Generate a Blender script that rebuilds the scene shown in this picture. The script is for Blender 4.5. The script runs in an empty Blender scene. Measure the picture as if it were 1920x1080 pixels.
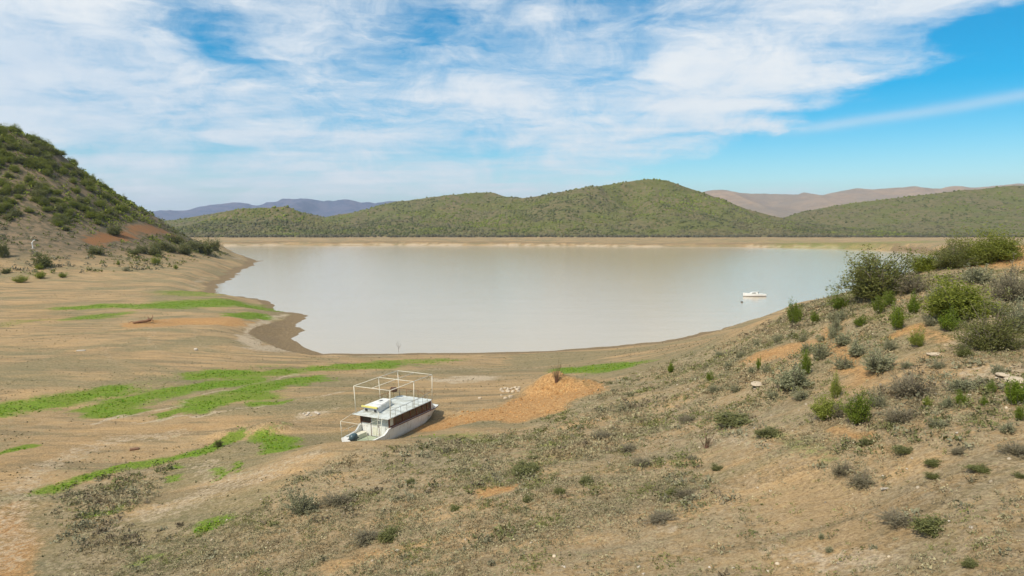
import bpy, bmesh, math, random
import numpy as np
from mathutils import Vector, Matrix

# ------------------------------------------------------------------ scene, camera, light
scene = bpy.context.scene
COL = scene.collection
CAM_H = 21.5
cam_data = bpy.data.cameras.new('camera')
cam_data.sensor_width = 36.0
cam_data.lens = 24.0
cam_data.clip_start = 0.5
cam_data.clip_end = 40000
cam = bpy.data.objects.new('camera', cam_data)
COL.objects.link(cam)
cam.location = (0, 0, CAM_H)
cam.rotation_euler = (math.radians(90)-math.atan(113/1280), 0, 0)
scene.camera = cam

SUN_EL = math.radians(50)
SUN_AZ = math.radians(-138)          # clockwise from +Y: the sun stands behind the camera, a little to the left
SUN_DIR = Vector((math.sin(SUN_AZ)*math.cos(SUN_EL), math.cos(SUN_AZ)*math.cos(SUN_EL), math.sin(SUN_EL)))
sun = bpy.data.lights.new('sun', 'SUN')
sun.energy = 2.6
sun.angle = math.radians(4)
sun.color = (1.0, 0.93, 0.80)
sun_ob = bpy.data.objects.new('sun', sun)
COL.objects.link(sun_ob)
sun_ob.rotation_euler = (-SUN_DIR).to_track_quat('-Z', 'Y').to_euler()
sun_ob.location = (-60, -60, 120)

vs = scene.view_settings
vs.view_transform = 'Standard'
vs.look = 'None'
vs.exposure = 0.90
vs.gamma = 1.0
vs.use_curve_mapping = False
scene.cycles.use_denoising = True
scene.cycles.max_bounces = 5
scene.cycles.diffuse_bounces = 2
scene.cycles.volume_bounces = 0
scene.cycles.transparent_max_bounces = 4
scene.cycles.caustics_reflective = False
scene.cycles.caustics_refractive = False

# ------------------------------------------------------------------ node helpers
class NT:
    def __init__(self, tree):
        self.t = tree
        self.n = tree.nodes
        self.l = tree.links
    def node(self, kind, **kw):
        n = self.n.new(kind)
        for k, v in kw.items():
            setattr(n, k, v)
        return n
    def put(self, sock, v):
        if isinstance(v, (int, float)):
            sock.default_value = v
        elif isinstance(v, (tuple, list)):
            sock.default_value = tuple(v) if len(v) != 3 or sock.type != 'RGBA' else (*v, 1)
        else:
            self.l.new(v, sock)
    def m(self, op, a, b=0.0, c=None, clamp=False):
        n = self.node('ShaderNodeMath', operation=op, use_clamp=clamp)
        self.put(n.inputs[0], a)
        self.put(n.inputs[1], b)
        if c is not None:
            self.put(n.inputs[2], c)
        return n.outputs[0]
    def sm(self, v, a, b, lo=0.0, hi=1.0):
        n = self.node('ShaderNodeMapRange', interpolation_type='SMOOTHSTEP')
        self.put(n.inputs[0], v)
        self.put(n.inputs[1], a)
        self.put(n.inputs[2], b)
        self.put(n.inputs[3], lo)
        self.put(n.inputs[4], hi)
        return n.outputs[0]
    def mix(self, f, a, b, blend='MIX'):
        n = self.node('ShaderNodeMix', data_type='RGBA', blend_type=blend)
        self.put(n.inputs[0], f)
        self.put(n.inputs[6], a)
        self.put(n.inputs[7], b)
        return n.outputs[2]
    def noise(self, vec, scale, detail=4, rough=0.55, dist=0.0):
        n = self.node('ShaderNodeTexNoise')
        if vec is not None:
            self.put(n.inputs['Vector'], vec)
        self.put(n.inputs['Scale'], scale)
        self.put(n.inputs['Detail'], detail)
        self.put(n.inputs['Roughness'], rough)
        self.put(n.inputs['Distortion'], dist)
        return n.outputs[0]
    def comb(self, x, y, z=0.0):
        n = self.node('ShaderNodeCombineXYZ')
        for i, v in enumerate((x, y, z)):
            self.put(n.inputs[i], v)
        return n.outputs[0]
    def sep(self, v):
        n = self.node('ShaderNodeSeparateXYZ')
        self.put(n.inputs[0], v)
        return n.outputs
    def vmul(self, v, s):
        n = self.node('ShaderNodeVectorMath', operation='MULTIPLY')
        self.put(n.inputs[0], v)
        n.inputs[1].default_value = s
        return n.outputs[0]

# ------------------------------------------------------------------ sky with a veil of high cloud
world = bpy.data.worlds.new('World')
scene.world = world
world.use_nodes = True
w = NT(world.node_tree)
w.n.clear()
sky = w.node('ShaderNodeTexSky', sky_type='NISHITA', sun_disc=False)
sky.sun_elevation = SUN_EL
sky.sun_rotation = SUN_AZ
sky.altitude = 300
sky.air_density = 1.0
sky.dust_density = 0.6
sky.ozone_density = 2.0
tc = w.node('ShaderNodeTexCoord')
dx, dy, dz = w.sep(tc.outputs['Generated'])
az = w.m('MULTIPLY', w.m('ARCTAN2', dx, dy), 57.2958)           # degrees clockwise from +Y
el = w.m('MULTIPLY', w.m('ARCSINE', dz), 57.2958)
den = w.m('ADD', w.m('MAXIMUM', dz, 0.0), 0.07)
cu = w.m('DIVIDE', dx, den)
cv = w.m('DIVIDE', dy, den)
plane = w.comb(cu, cv, 0.0)                                      # a flat cloud deck seen in perspective
wa = w.m('MULTIPLY', w.m('SUBTRACT', w.noise(w.comb(w.m('MULTIPLY', az, 0.05), w.m('MULTIPLY', el, 0.16), 5.0), 1.0, 6, 0.62), 0.5), 16.0)
we = w.m('MULTIPLY', w.m('SUBTRACT', w.noise(w.comb(w.m('MULTIPLY', az, 0.07), w.m('MULTIPLY', el, 0.20), 9.0), 1.0, 6, 0.62), 0.5), 5.0)
azw = w.m('ADD', az, wa)
elw = w.m('ADD', el, we)
def blob(a0, e0, sa, se, tilt, amp):
    c, s = math.cos(tilt), math.sin(tilt)
    a = w.m('SUBTRACT', azw, a0)
    e = w.m('SUBTRACT', elw, e0)
    u = w.m('MULTIPLY', w.m('ADD', w.m('MULTIPLY', a, c), w.m('MULTIPLY', e, s)), 1/sa)
    v = w.m('MULTIPLY', w.m('SUBTRACT', w.m('MULTIPLY', e, c), w.m('MULTIPLY', a, s)), 1/se)
    r = w.m('ADD', w.m('MULTIPLY', u, u), w.m('MULTIPLY', v, v))
    return w.m('MULTIPLY', w.m('EXPONENT', w.m('MULTIPLY', r, -1.0)), amp)
warp = w.noise(w.vmul(plane, (0.5, 0.5, 1)), 1.0, 3, 0.5)
streak = w.noise(w.comb(w.m('ADD', w.m('MULTIPLY', cu, 0.55), warp), w.m('MULTIPLY', cv, 1.3), 3.1), 1.0, 7, 0.60, 0.5)
puff = w.noise(w.comb(w.m('MULTIPLY', cu, 1.6), w.m('MULTIPLY', cv, 2.2), 8.2), 1.0, 8, 0.6, 0.25)
wisp = w.noise(w.comb(w.m('ADD', w.m('MULTIPLY', az, 0.045), w.m('MULTIPLY', streak, 0.6)), w.m('MULTIPLY', el, 0.30), 1.7), 1.0, 6, 0.6, 0.4)
flock = w.noise(w.comb(w.m('MULTIPLY', az, 0.16), w.m('MULTIPLY', elw, 0.42), 4.4), 1.0, 9, 0.66, 0.6)
cov = w.m('ADD', w.m('MULTIPLY', w.m('SUBTRACT', streak, 0.5), 1.15), 0.60)
cov = w.m('ADD', cov, w.m('MULTIPLY', w.m('SUBTRACT', flock, 0.5), 1.5))
cov = w.m('ADD', cov, w.m('MULTIPLY', w.m('SUBTRACT', puff, 0.5), 0.55))
cov = w.m('ADD', cov, w.m('MULTIPLY', w.m('SUBTRACT', wisp, 0.5), 0.95))
BLOBS = [  # azimuth, elevation, width, height (degrees), tilt, amount: breaks and banks in the cloud veil
    (38.0, 9.0, 15.0, 3.5, 0.20, -2.0), (31.0, 5.6, 13.0, 2.2, 0.0, -1.0), (19.0, 4.4, 11.0, 1.3, 0.05, -1.0), (36.5, 14.0, 3.5, 1.0, 0.30, -0.7),
    (-23.0, 13.0, 4.5, 1.5, -0.5, -0.45), (-5.5, 15.5, 6.0, 2.0, -0.1, -0.50), (-13.0, 11.5, 8.0, 2.4, 0.1, -0.32), (-8.0, 8.0, 9.0, 2.5, 0.0, -0.25), (8.0, 14.0, 4.0, 3.0, 0.2, -0.25),
    (-37.0, 13.0, 9.0, 7.0, 0.0, 0.42), (21.0, 13.5, 9.0, 3.6, 0.20, 0.30), (33.0, 16.5, 8.0, 1.6, 0.15, 0.45), (17.0, 9.0, 6.0, 2.5, 0.0, 0.30), (19.5, 7.4, 4.5, 0.6, -0.15, 0.5), (-16.0, 8.0, 26.0, 7.0, 0.0, 0.22)]
for b in BLOBS:
    cov = w.m('ADD', cov, blob(*b))
trail_el = w.m('ADD', w.m('MULTIPLY', w.m('SUBTRACT', az, 24.0), 0.095), 7.5)
tr = w.m('MULTIPLY', w.m('SUBTRACT', w.m('ADD', el, w.m('MULTIPLY', we, 0.12)), trail_el), 2.6)
tr = w.m('MULTIPLY', w.m('EXPONENT', w.m('MULTIPLY', w.m('MULTIPLY', tr, tr), -1.0)), w.sm(az, 19.0, 25.0, 0.0, 0.42))
cov = w.m('ADD', w.sm(cov, -0.05, 1.12, 0.0, 1.0), w.m('MULTIPLY', tr, w.sm(az, 60.0, 45.0, 0.0, 1.0)), clamp=True)
lowhaze = w.sm(el, 7.5, -1.0, 0.0, 0.36)
thick = w.sm(w.m('ADD', w.m('MULTIPLY', puff, 0.6), w.m('MULTIPLY', streak, 0.5)), 0.40, 0.70)
bright = blob(-36, 18, 9, 4, -0.2, 0.35)
bright = w.m('ADD', bright, blob(22, 14, 10, 5, 0.2, 0.25))
dim = w.m('ADD', blob(-33, 11.5, 12, 2.6, 0.0, 0.25), blob(-20, 7.0, 22, 4.0, 0.0, 0.15))
shade = w.m('SUBTRACT', w.m('ADD', w.m('ADD', w.m('MULTIPLY', thick, 0.28), bright), w.m('MULTIPLY', w.m('SUBTRACT', flock, 0.5), 1.1)), dim)
ccol = w.mix(w.m('ADD', shade, 0.40, clamp=True), (4.3, 5.2, 6.2), (6.8, 6.9, 6.9))
hsv = w.node('ShaderNodeHueSaturation')
hsv.inputs['Hue'].default_value = 0.484
hsv.inputs['Saturation'].default_value = 1.8
hsv.inputs['Value'].default_value = 0.98
w.l.new(sky.outputs[0], hsv.inputs['Color'])
skyc = w.mix(lowhaze, hsv.outputs[0], (2.6, 5.6, 7.2))
final = w.mix(w.m('MULTIPLY', cov, 0.94), skyc, ccol)
bg = w.node('ShaderNodeBackground')
bg.inputs['Strength'].default_value = 0.075
w.l.new(final, bg.inputs[0])
wo = w.node('ShaderNodeOutputWorld')
w.l.new(bg.outputs[0], wo.inputs[0])

# ------------------------------------------------------------------ measured layout (metres; water level is z = 0)
CTRL = [(0.0, 28.0, 6.66), (0.0, 36.0, 6.36), (0.0, 44.0, 5.55), (0.0, 53.0, 4.47), (0.0, 70.0, 3.29), (0.0, 84.0, 2.17), (0.0, 102.0, 0.32), (3.08, 27.0, 7.19), (3.9, 34.5, 6.99), (5.05,
45.0, 6.3), (6.03, 54.0, 5.92), (7.18, 64.5, 5.25), (8.67, 78.0, 3.74), (10.54, 95.0, 1.78), (5.93, 26.0, 7.72), (7.46, 33.0, 7.62), (9.42, 42.0, 7.32), (11.61, 52.0, 6.92),
(14.45, 65.0, 6.43), (18.4, 83.0, 4.93), (24.35, 110.0, 1.75), (9.38, 24.0, 8.78), (11.62, 30.0, 8.89), (13.85, 36.0, 9.34), (16.08, 42.0, 9.72), (19.41, 51.0, 10.5), (23.5, 62.0,
11.11), (28.36, 75.0, 11.02), (12.19, 22.0, 9.84), (14.82, 27.0, 10.15), (16.89, 31.0, 11.03), (19.77, 36.5, 11.86), (23.16, 43.0, 12.92), (26.55, 49.5, 13.99), (30.45, 57.0,
15.48), (13.69, 20.0, 10.9), (16.27, 24.0, 11.41), (18.85, 28.0, 12.04), (21.74, 32.5, 12.91), (25.28, 38.0, 13.92), (30.1, 45.5, 15.32), (34.92, 53.0, 16.82), (39.42, 60.0,
18.09), (14.86, 19.0, 11.43), (17.82, 23.0, 11.83), (20.39, 26.5, 12.55), (23.7, 31.0, 13.31), (27.75, 36.5, 14.22), (33.27, 44.0, 15.53), (39.15, 52.0, 16.91), (46.46, 62.0,
19.43), (-3.91, 30.0, 5.6), (-5.04, 39.0, 5.1), (-5.98, 46.5, 4.65), (-8.34, 32.0, 4.54), (-10.59, 41.0, 4.26), (-12.21, 47.5, 4.29), (-17.84, 70.0, 3.01), (-23.35, 92.0, 1.66),
(-13.85, 34.0, 3.48), (-17.76, 44.0, 3.0), (-22.24, 55.5, 2.76), (-28.27, 71.0, 2.74), (-36.85, 93.0, 2.19), (-18.77, 36.0, 2.42), (-23.76, 46.0, 2.16), (-29.24, 57.0, 2.25),
(-36.7, 72.0, 2.48), (-47.64, 94.0, 2.74), (-60.57, 120.0, 3.31), (-90.47, 180.0, 2.77), (-28.94, 37.0, 1.89), (-35.64, 46.0, 2.16), (-43.85, 57.0, 2.25), (-55.05, 72.0, 2.48),
(-71.46, 94.0, 2.74), (-105.85, 140.0, 2.5), (-154.4, 205.0, 2.6), (-170.04, 226.0, 3.33), (-196.45, 262.0, 10.7), (-213.11, 285.0, 18.63), (-229.37, 308.0, 32.69), (-248.24,
335.0, 52.41), (-267.08, 362.0, 72.49), (-155.03, 230.0, 3.0), (-181.36, 270.0, 10.37), (-197.61, 295.0, 18.52), (-219.91, 330.0, 37.55), (-248.54, 375.0, 62.67), (-145.83, 245.0,
3.72), (-175.05, 295.0, 10.49), (-192.39, 325.0, 18.22), (-206.68, 350.0, 27.73), (-230.76, 392.0, 42.37), (-135.36, 262.0, 4.14), (-170.06, 330.0, 9.18), (-190.21, 370.0, 17.77),
(-212.94, 415.0, 26.32), (-144.3, 300.0, 4.44), (-172.81, 360.0, 9.46), (-205.15, 428.0, 14.19), (-140.21, 320.0, 2.05), (-161.92, 370.0, 3.93), (-192.28, 440.0, 7.82), (-140.31,
345.0, 1.88), (-174.69, 430.0, 2.43), (-14.22, 52.2, 4.22), (-12.54, 52.2, 4.3), (-10.91, 52.4, 4.32), (-9.58, 53.2, 4.1), (-8.52, 54.6, 3.82), (-7.12, 55.6, 3.73), (-4.12, 57.2,
3.87), (-0.93, 58.5, 3.85), (1.9, 59.5, 3.99), (2.16, 63.0, 4.09), (6.83, 66.0, 4.87), (-4.11, 64.5, 3.52), (-0.52, 65.5, 3.77), (2.17, 68.0, 3.7), (-14.81, 57.01, 2.67), (-11.13,
54.98, 2.67), (-14.04, 58.41, 2.73), (-10.36, 56.38, 2.73), (-13.08, 60.16, 2.8), (-9.4, 58.14, 2.8), (-12.11, 61.91, 2.88), (-8.44, 59.89, 2.88), (-11.15, 63.66, 2.95), (-7.47,
61.64, 2.95), (-10.38, 65.06, 3.01), (-6.7, 63.04, 3.01), (-7.63, 65.71, 3.3), (0.0, 0.0, 8.0), (0.0, 15.0, 7.4), (-30.0, 0.0, 4.0), (-60.0, 10.0, 2.5), (-60.0, 35.0, 2.6), (-95.0,
60.0, 2.7), (-110.0, 90.0, 2.8), (-140.0, 140.0, 2.8), (30.0, 0.0, 11.0), (60.0, 0.0, 14.0), (60.0, 30.0, 16.0), (70.0, 60.0, 21.0), (100.0, 60.0, 24.0), (140.0, 90.0, 26.0),
(60.0, 85.0, 16.0), (80.0, 100.0, 15.0), (60.0, 110.0, 9.0), (50.0, 130.0, 4.5), (90.0, 140.0, 10.0), (130.0, 160.0, 12.0), (200.0, 200.0, 16.0), (260.0, 280.0, 12.0), (330.0,
400.0, 10.0), (42.0, 95.0, 8.6), (40.0, 115.0, 4.0), (48.0, 82.0, 11.0), (-200.0, 200.0, 3.0), (-260.0, 230.0, 8.0), (-300.0, 300.0, 40.0), (-340.0, 380.0, 74.0), (-300.0, 400.0,
68.0), (-260.0, 430.0, 44.0), (-230.0, 450.0, 20.0), (-205.0, 470.0, 5.0), (-190.0, 500.0, 2.0), (-300.0, 520.0, 24.0), (-400.0, 480.0, 60.0), (-420.0, 560.0, 20.0), (-160.0,
470.0, 2.0), (-300.0, 620.0, 5.0), (-450.0, 700.0, 5.0), (-450.0, 300.0, 60.0), (0.0, -50.0, 9.0), (-90.0, -40.0, 4.0), (100.0, -40.0, 18.0), (-550.78, 930.0, 7.42), (-716.02,
1250.0, 12.0), (-434.83, 930.0, 7.42), (-565.28, 1250.0, 12.0), (-318.87, 930.0, 7.42), (-414.54, 1250.0, 12.0), (-202.92, 930.0, 7.42), (-263.8, 1250.0, 12.0), (-86.97, 930.0,
7.42), (-113.06, 1250.0, 12.0), (28.99, 930.0, 7.42), (37.69, 1250.0, 12.0), (144.94, 930.0, 7.42), (188.43, 1250.0, 12.0), (260.9, 930.0, 7.42), (339.17, 1250.0, 12.0), (376.85,
930.0, 7.42), (489.91, 1250.0, 12.0), (492.81, 930.0, 7.42), (640.65, 1250.0, 12.0), (608.76, 930.0, 7.42), (791.39, 1250.0, 12.0), (724.71, 930.0, 7.42), (942.13, 1250.0, 12.0),
(-299.49, 835.0, 3.34), (-39.06, 835.0, 3.34), (221.36, 835.0, 3.34), (416.68, 835.0, 3.34), (440.0, 560.0, 8.0), (420.0, 700.0, 8.0)]
SHORE = [(-30.96, 115.13), (-32.65, 114.63), (-36.29, 119.21), (-41.24, 128.31), (-43.17, 132.08), (-43.6, 138.18), (-43.73, 141.8), (-47.13, 148.02), (-50.36, 166.19), (-51.96, 169.3),
(-56.33, 172.53), (-62.38, 177.03), (-64.46, 181.77), (-66.24, 189.37), (-72.47, 200.54), (-77.9, 206.63), (-87.0, 213.1), (-93.47, 216.48), (-101.08, 229.22), (-106.38, 245.73),
(-110.92, 254.9), (-120.68, 296.32), (-123.27, 306.26), (-128.51, 316.89), (-148.62, 394.31), (-158.61, 418.32), (-162.05, 438.33), (-201.85, 511.7), (-267.93, 635.68), (-329.43,
727.96), (-407.01, 790.52), (-351.14, 826.0), (-231.94, 826.0), (-104.65, 838.54), (25.39, 813.82), (245.81, 768.5), (332.06, 709.24), (354.93, 614.42), (323.75, 493.36), (304,
437), (250, 380), (190, 300), (150, 230), (110, 187), (78, 166), (53.65, 154.79), (44.07, 143.31), (36.51, 136.08), (28.37, 128.31), (23.87, 125.91), (13.43, 121.37), (3.72,
117.65), (-5.51, 116.12), (-14.66, 115.87), (-23.68, 115.13)]
MOUNDS = [(3.62, 70.0, 2.5, 1.7, 0.15, 1.9, 1.0), (6.47, 69.0, 2.4, 1.6, -0.2, 1.1, 1.5), (-21.69, 60.5, 2.2, 1.0, 0.2, 0.9, 1.0), (-25.45, 60.0, 2.6, 0.5, 0.5, 0.35, 1.0), (-61.44, 130,
6.5, 3.5, 0.0, -0.5, 2.0), (-68.59, 129, 3.0, 1.6, 0.3, 0.7, 1.0), (3.59, 56.2, 6, 0.9, 0.1, 0.25, 1.0), (17.39, 34.0, 2.2, 0.6, 0.1, 0.2, 1.0)]
GREEN = [([(-51.74, 67.63), (-50.19, 70.03), (-48.61, 72.73), (-45.76, 76.24)], 3.02, 1.1), ([(-41.95, 69.29), (-40.88, 72.35), (-39.06, 75.58)], 2.55, 1.1), ([(-38.6, 77.09), (-35.38,
79.55), (-32.48, 81.82)], 2.22, 1.1), ([(-38.98, 84.73), (-33.64, 86.56), (-30.05, 88.14)], 2.61, 1.1), ([(-30.38, 76.43), (-28.68, 78.47), (-25.13, 83.32)], 2.42, 1.1), ([(-32.92,
70.68), (-30.34, 71.94), (-28.12, 72.89)], 2.39, 1.1), ([(-34.62, 66.29), (-33.43, 67.65), (-31.08, 68.43)], 1.2, 1.1), ([(-41.63, 67.12), (-39.84, 66.62), (-38.83, 67.67)], 1.28,
1.1), ([(-26.87, 69.58), (-24.07, 70.33)], 0.87, 0.99), ([(-79.74, 163.64), (-74.09, 168.38), (-69.48, 174.01)], 8.43, 1.1), ([(-59.15, 143.95), (-57.02, 153.5)], 2.95, 1.1),
([(-100.46, 155.81), (-95.01, 159.03), (-85.32, 159.61)], 4.55, 0.99), ([(-86.25, 137.8), (-85.15, 143.31)], 3.87, 0.88), ([(-96.38, 200.71), (-88.78, 190.41)], 8.41, 0.7),
([(-44.24, 78.44), (-41.56, 83.15), (-37.65, 87.96), (-32.02, 91.85)], 2.72, 0.3), ([(-26.38, 92.45), (-22.57, 94.95), (-18.42, 96.86)], 2.23, 0.99), ([(-17.94, 98.5), (-10.02,
105.47)], 2.86, 0.7), ([(8.83, 89.1), (11.04, 87.09), (12.94, 83.76)], 3.93, 1.1), ([(-33.65, 47.47), (-32.37, 49.69), (-30.87, 51.94), (-28.32, 53.49), (-25.78, 55.47), (-25.2,
57.77), (-24.37, 59.81)], 0.91, 1.04), ([(-28.2, 43.9), (-26.96, 45.13)], 0.45, 0.99), ([(-19.21, 40.56), (-18.29, 41.11)], 0.5, 0.88), ([(-21.09, 36.5), (-20.17, 37.62)], 0.47,
0.7), ([(-21.62, 59.06), (-19.96, 56.68), (-18.16, 53.74)], 1.38, 0.99), ([(-42.57, 55.33), (-41.58, 56.74)], 0.49, 1.1), ([(-26.04, 51.46), (-25.58, 51.8)], 0.31, 0.99),
([(-22.74, 50.09), (-21.56, 48.29)], 0.38, 0.88), ([(-21.41, 51.11), (-20.3, 49.07)], 0.41, 0.88), ([(-25.84, 49.43), (-24.93, 49.37)], 0.39, 0.99), ([(312.52, 742.19), (384.48,
666.41)], 35.21, 0.45), ([(-6.91, 54.02), (-3.42, 53.49), (0.0, 50.97)], 1.34, 0.45), ([(0.92, 46.09), (3.92, 42.51)], 0.72, 0.4), ([(-23.68, 93.39), (-28.2, 88.93)], 1.12, 0.5),
([(-95.75, 135.09), (-95.83, 126.67)], 2.98, 0.4), ([(13.95, 37.13), (14.36, 34.51), (15.17, 31.55)], 0.54, 0.4)]
ORANGE = [([(-6.55, 60.76), (-3.96, 62.12), (-0.99, 62.17), (2.0, 62.82)], 2.16, 1.1), ([(1.25, 62.62), (3.7, 66.48), (5.96, 65.21)], 3.24, 1.4), ([(3.26, 68.5), (4.35, 68.42)], 0.35, 1.3),
([(-67.35, 126.63), (-63.78, 132.73), (-58.24, 134.45)], 4.44, 2.2), ([(-185.87, 301.73), (-189.73, 322.49), (-189.52, 335.55)], 4.11, 1.1), ([(-192.17, 345.2), (-193.95, 371.89),
(-189.34, 388.79)], 4.89, 0.85), ([(-1.35, 37.34), (-0.45, 36.94)], 0.76, 1.1), ([(20.48, 53.96), (21.64, 51.65)], 2.03, 0.9), ([(25.57, 54.53), (23.39, 48.87), (21.19, 42.31),
(21.12, 39.15)], 0.91, 0.75), ([(25.56, 44.36), (26.94, 44.68), (25.92, 41.03)], 0.82, 0.7), ([(16.02, 34.27), (17.23, 31.69)], 0.45, 0.8), ([(41.26, 56.16), (45.14, 60.57)], 2.92,
0.8), ([(-40.68, 52.8), (-36.26, 59.66), (-28.17, 63.01), (-16.22, 63.52)], 2.99, 0.42), ([(-33.97, 44.03), (-27.75, 36.06)], 1.49, 0.8), ([(-7.16, 32.67), (-8.33, 31.99)], 1.04,
0.5), ([(19.89, 39.75), (21.02, 36.76)], 1.07, 0.5), ([(22.51, 38.38), (23.61, 35.45)], 0.75, 0.35), ([(13.53, 31.19), (13.21, 27.28), (12.72, 23.78)], 1.37, 0.3), ([(-93.57,
135.01), (-116.55, 164.77)], 6.8, 0.4), ([(-61.7, 93.92), (-50.65, 97.01)], 4.77, 0.3)]
PALE = [([(-29.08, 37.24), (-34.03, 44.85), (-36.97, 51.72), (-35.8, 58.88), (-30.54, 60.66)], 1.58, 0.5), ([(-25.1, 42.2), (-22.88, 45.02), (-20.19, 47.34), (-16.94, 47.94), (-14.7,
49.58)], 1.55, 0.5), ([(-16.01, 62.71), (-21.93, 59.7), (-28.88, 62.34)], 0.19, 0.4), ([(-39.34, 64.01), (-35.32, 70.42), (-31.57, 79.49), (-27.59, 86.97)], 0.39, 0.8), ([(-36.01,
63.54), (-29.94, 67.09), (-24.34, 69.48), (-18.99, 74.63)], 0.26, 0.8), ([(-44.68, 117.86), (-46.9, 119.32), (-54.48, 150.4), (-54.4, 164.58)], 1.15, 0.9), ([(-46.95, 118.97),
(-41.31, 108.9)], 1.3, 0.9), ([(-16.85, 66.07), (-20.09, 62.94)], 0.89, 0.4), ([(-19.2, 89.68), (-7.68, 96.92), (3.04, 95.77)], 1.76, 0.35), ([(-8.01, 84.12), (-3.4, 85.73)], 2.17,
0.9), ([(-40.38, 106.87), (-39.51, 119.01)], 2.44, 0.8), ([(10.13, 24.46), (11.78, 21.93)], 0.84, 0.6), ([(-20.01, 65.18), (-18.45, 65.2)], 0.69, 0.8), ([(6.48, 29.44), (6.93,
28.35)], 0.4, 0.7), ([(11.64, 41.6), (13.34, 36.23)], 0.8, 0.5), ([(24.05, 34.85), (24.19, 32.41)], 1.08, 0.6), ([(26.38, 40.25), (28.03, 40.85)], 0.89, 0.5), ([(25.18, 34.92),
(26.08, 34.28)], 0.76, 0.6), ([(12.22, 45.04), (12.82, 42.26)], 0.75, 0.4), ([(-24.54, 42.13), (-19.82, 45.56), (-17.86, 48.36)], 1.4, 0.25), ([(-24.28, 52.17), (-21.57, 47.88)],
0.98, 0.5)]
BARE = [([(10.97, 36.99), (12.32, 31.26), (12.15, 25.0), (10.17, 23.14)], 1.45, 0.8), ([(16.32, 29.49), (17.49, 25.92), (18.26, 23.66)], 0.62, 0.5), ([(-9.99, 36.29), (-8.03, 38.24)],
1.76, 0.6), ([(-8.49, 32.65), (-6.41, 32.91)], 0.87, 0.6), ([(20.75, 43.64), (20.47, 37.91), (25.05, 40.63), (26.79, 45.94)], 1.8, 0.7), ([(20.6, 54.27), (21.74, 51.88)], 2.17,
0.8), ([(6.79, 28.93), (8.71, 24.34)], 0.68, 0.6), ([(17.03, 39.6), (14.88, 38.86), (11.61, 42.74)], 0.87, 0.5), ([(24.05, 34.85), (24.55, 32.21)], 1.68, 0.6), ([(-1.38, 28.26),
(3.33, 29.33)], 1.27, 0.3)]
BANK = [(-26.37, 35.97), (-28.36, 41.19), (-33.01, 46.27), (-30.66, 51.94), (-26.81, 53.03), (-24.81, 46.65), (-25.46, 42.24), (-21.52, 41.56), (-16.89, 42.72), (-14.9, 46.34), (-13.94,
48.29), (-12.76, 49.78), (-8.04, 50.24), (-3.95, 54.92), (1.76, 55.14), (2.33, 60.77), (6.43, 62.13), (7.39, 67.39), (12.74, 73.02), (17.01, 71.61), (21.94, 69.47), (26.0, 68.75),
(55, 100), (120, 120), (160, 60), (150, -60), (-50, -60), (-32, 30)]
def hash2(ix, iy, seed):
    h = (ix.astype(np.int64)*374761393 + iy.astype(np.int64)*668265263 + seed*974634541) & 0xffffffff
    h = ((h ^ (h >> 13))*1274126177) & 0xffffffff
    h = ((h ^ (h >> 16))*2246822519) & 0xffffffff
    return ((h ^ (h >> 15)) & 0xffffff)/float(0xffffff)
def vnoise(x, y, seed=0):
    ix = np.floor(x); iy = np.floor(y); fx = x-ix; fy = y-iy
    fx = fx*fx*(3-2*fx); fy = fy*fy*(3-2*fy)
    a = hash2(ix, iy, seed); b = hash2(ix+1, iy, seed); c = hash2(ix, iy+1, seed); d = hash2(ix+1, iy+1, seed)
    return (a+(b-a)*fx)+((c+(d-c)*fx)-(a+(b-a)*fx))*fy
def fbm(x, y, seed=0, octaves=4, gain=0.5):
    s = np.zeros_like(x, dtype=float); a = 1.0; t = 0.0
    for o in range(octaves):
        s += a*(vnoise(x, y, seed+o*17)-0.5); t += a; a *= gain
        x = x*2.03+13.7; y = y*2.03-7.1
    return s/t*2
def sstep(a, b, v):
    t = np.clip((v-a)/(b-a), 0, 1); return t*t*(3-2*t)
def seg_dist(x, y, pts, closed=False):
    d = np.full(x.shape, 1e18)
    n = len(pts)
    for i in range(n if closed else n-1):
        ax, ay = pts[i][:2]; bx, by = pts[(i+1) % n][:2]
        dx, dy = bx-ax, by-ay; L = dx*dx+dy*dy+1e-9
        t = np.clip(((x-ax)*dx+(y-ay)*dy)/L, 0, 1)
        d = np.minimum(d, (x-ax-t*dx)**2+(y-ay-t*dy)**2)
    return np.sqrt(d)
def inside(x, y, pts):
    r = np.zeros(x.shape, bool); n = len(pts); j = n-1
    for i in range(n):
        xi, yi = pts[i][:2]; xj, yj = pts[j][:2]
        if yi != yj:
            r ^= ((yi > y) != (yj > y)) & (x < (xj-xi)*(y-yi)/(yj-yi)+xi)
        j = i
    return r
_C = np.array(CTRL, float)
def _kern(r2): return np.sqrt(r2+2.0)
def _fit():
    n = len(_C); A = np.zeros((n+3, n+3))
    d2 = ((_C[:, None, :2]-_C[None, :, :2])**2).sum(-1)
    A[:n, :n] = _kern(d2)-0.0*np.eye(n); A[:n, n] = 1; A[:n, n+1] = _C[:, 0]/100; A[:n, n+2] = _C[:, 1]/100
    A[n, :n] = 1; A[n+1, :n] = _C[:, 0]/100; A[n+2, :n] = _C[:, 1]/100
    return np.linalg.solve(A, np.concatenate([_C[:, 2], [0, 0, 0]]))
_W = _fit()
def base_height(x, y):
    xc = np.clip(x, -520, 520); yc = np.clip(y, -60, 1300)
    z = _W[-3]+_W[-2]*xc/100+_W[-1]*yc/100
    for i in range(len(_C)):
        z = z+_W[i]*_kern((xc-_C[i, 0])**2+(yc-_C[i, 1])**2)
    return z
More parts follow.
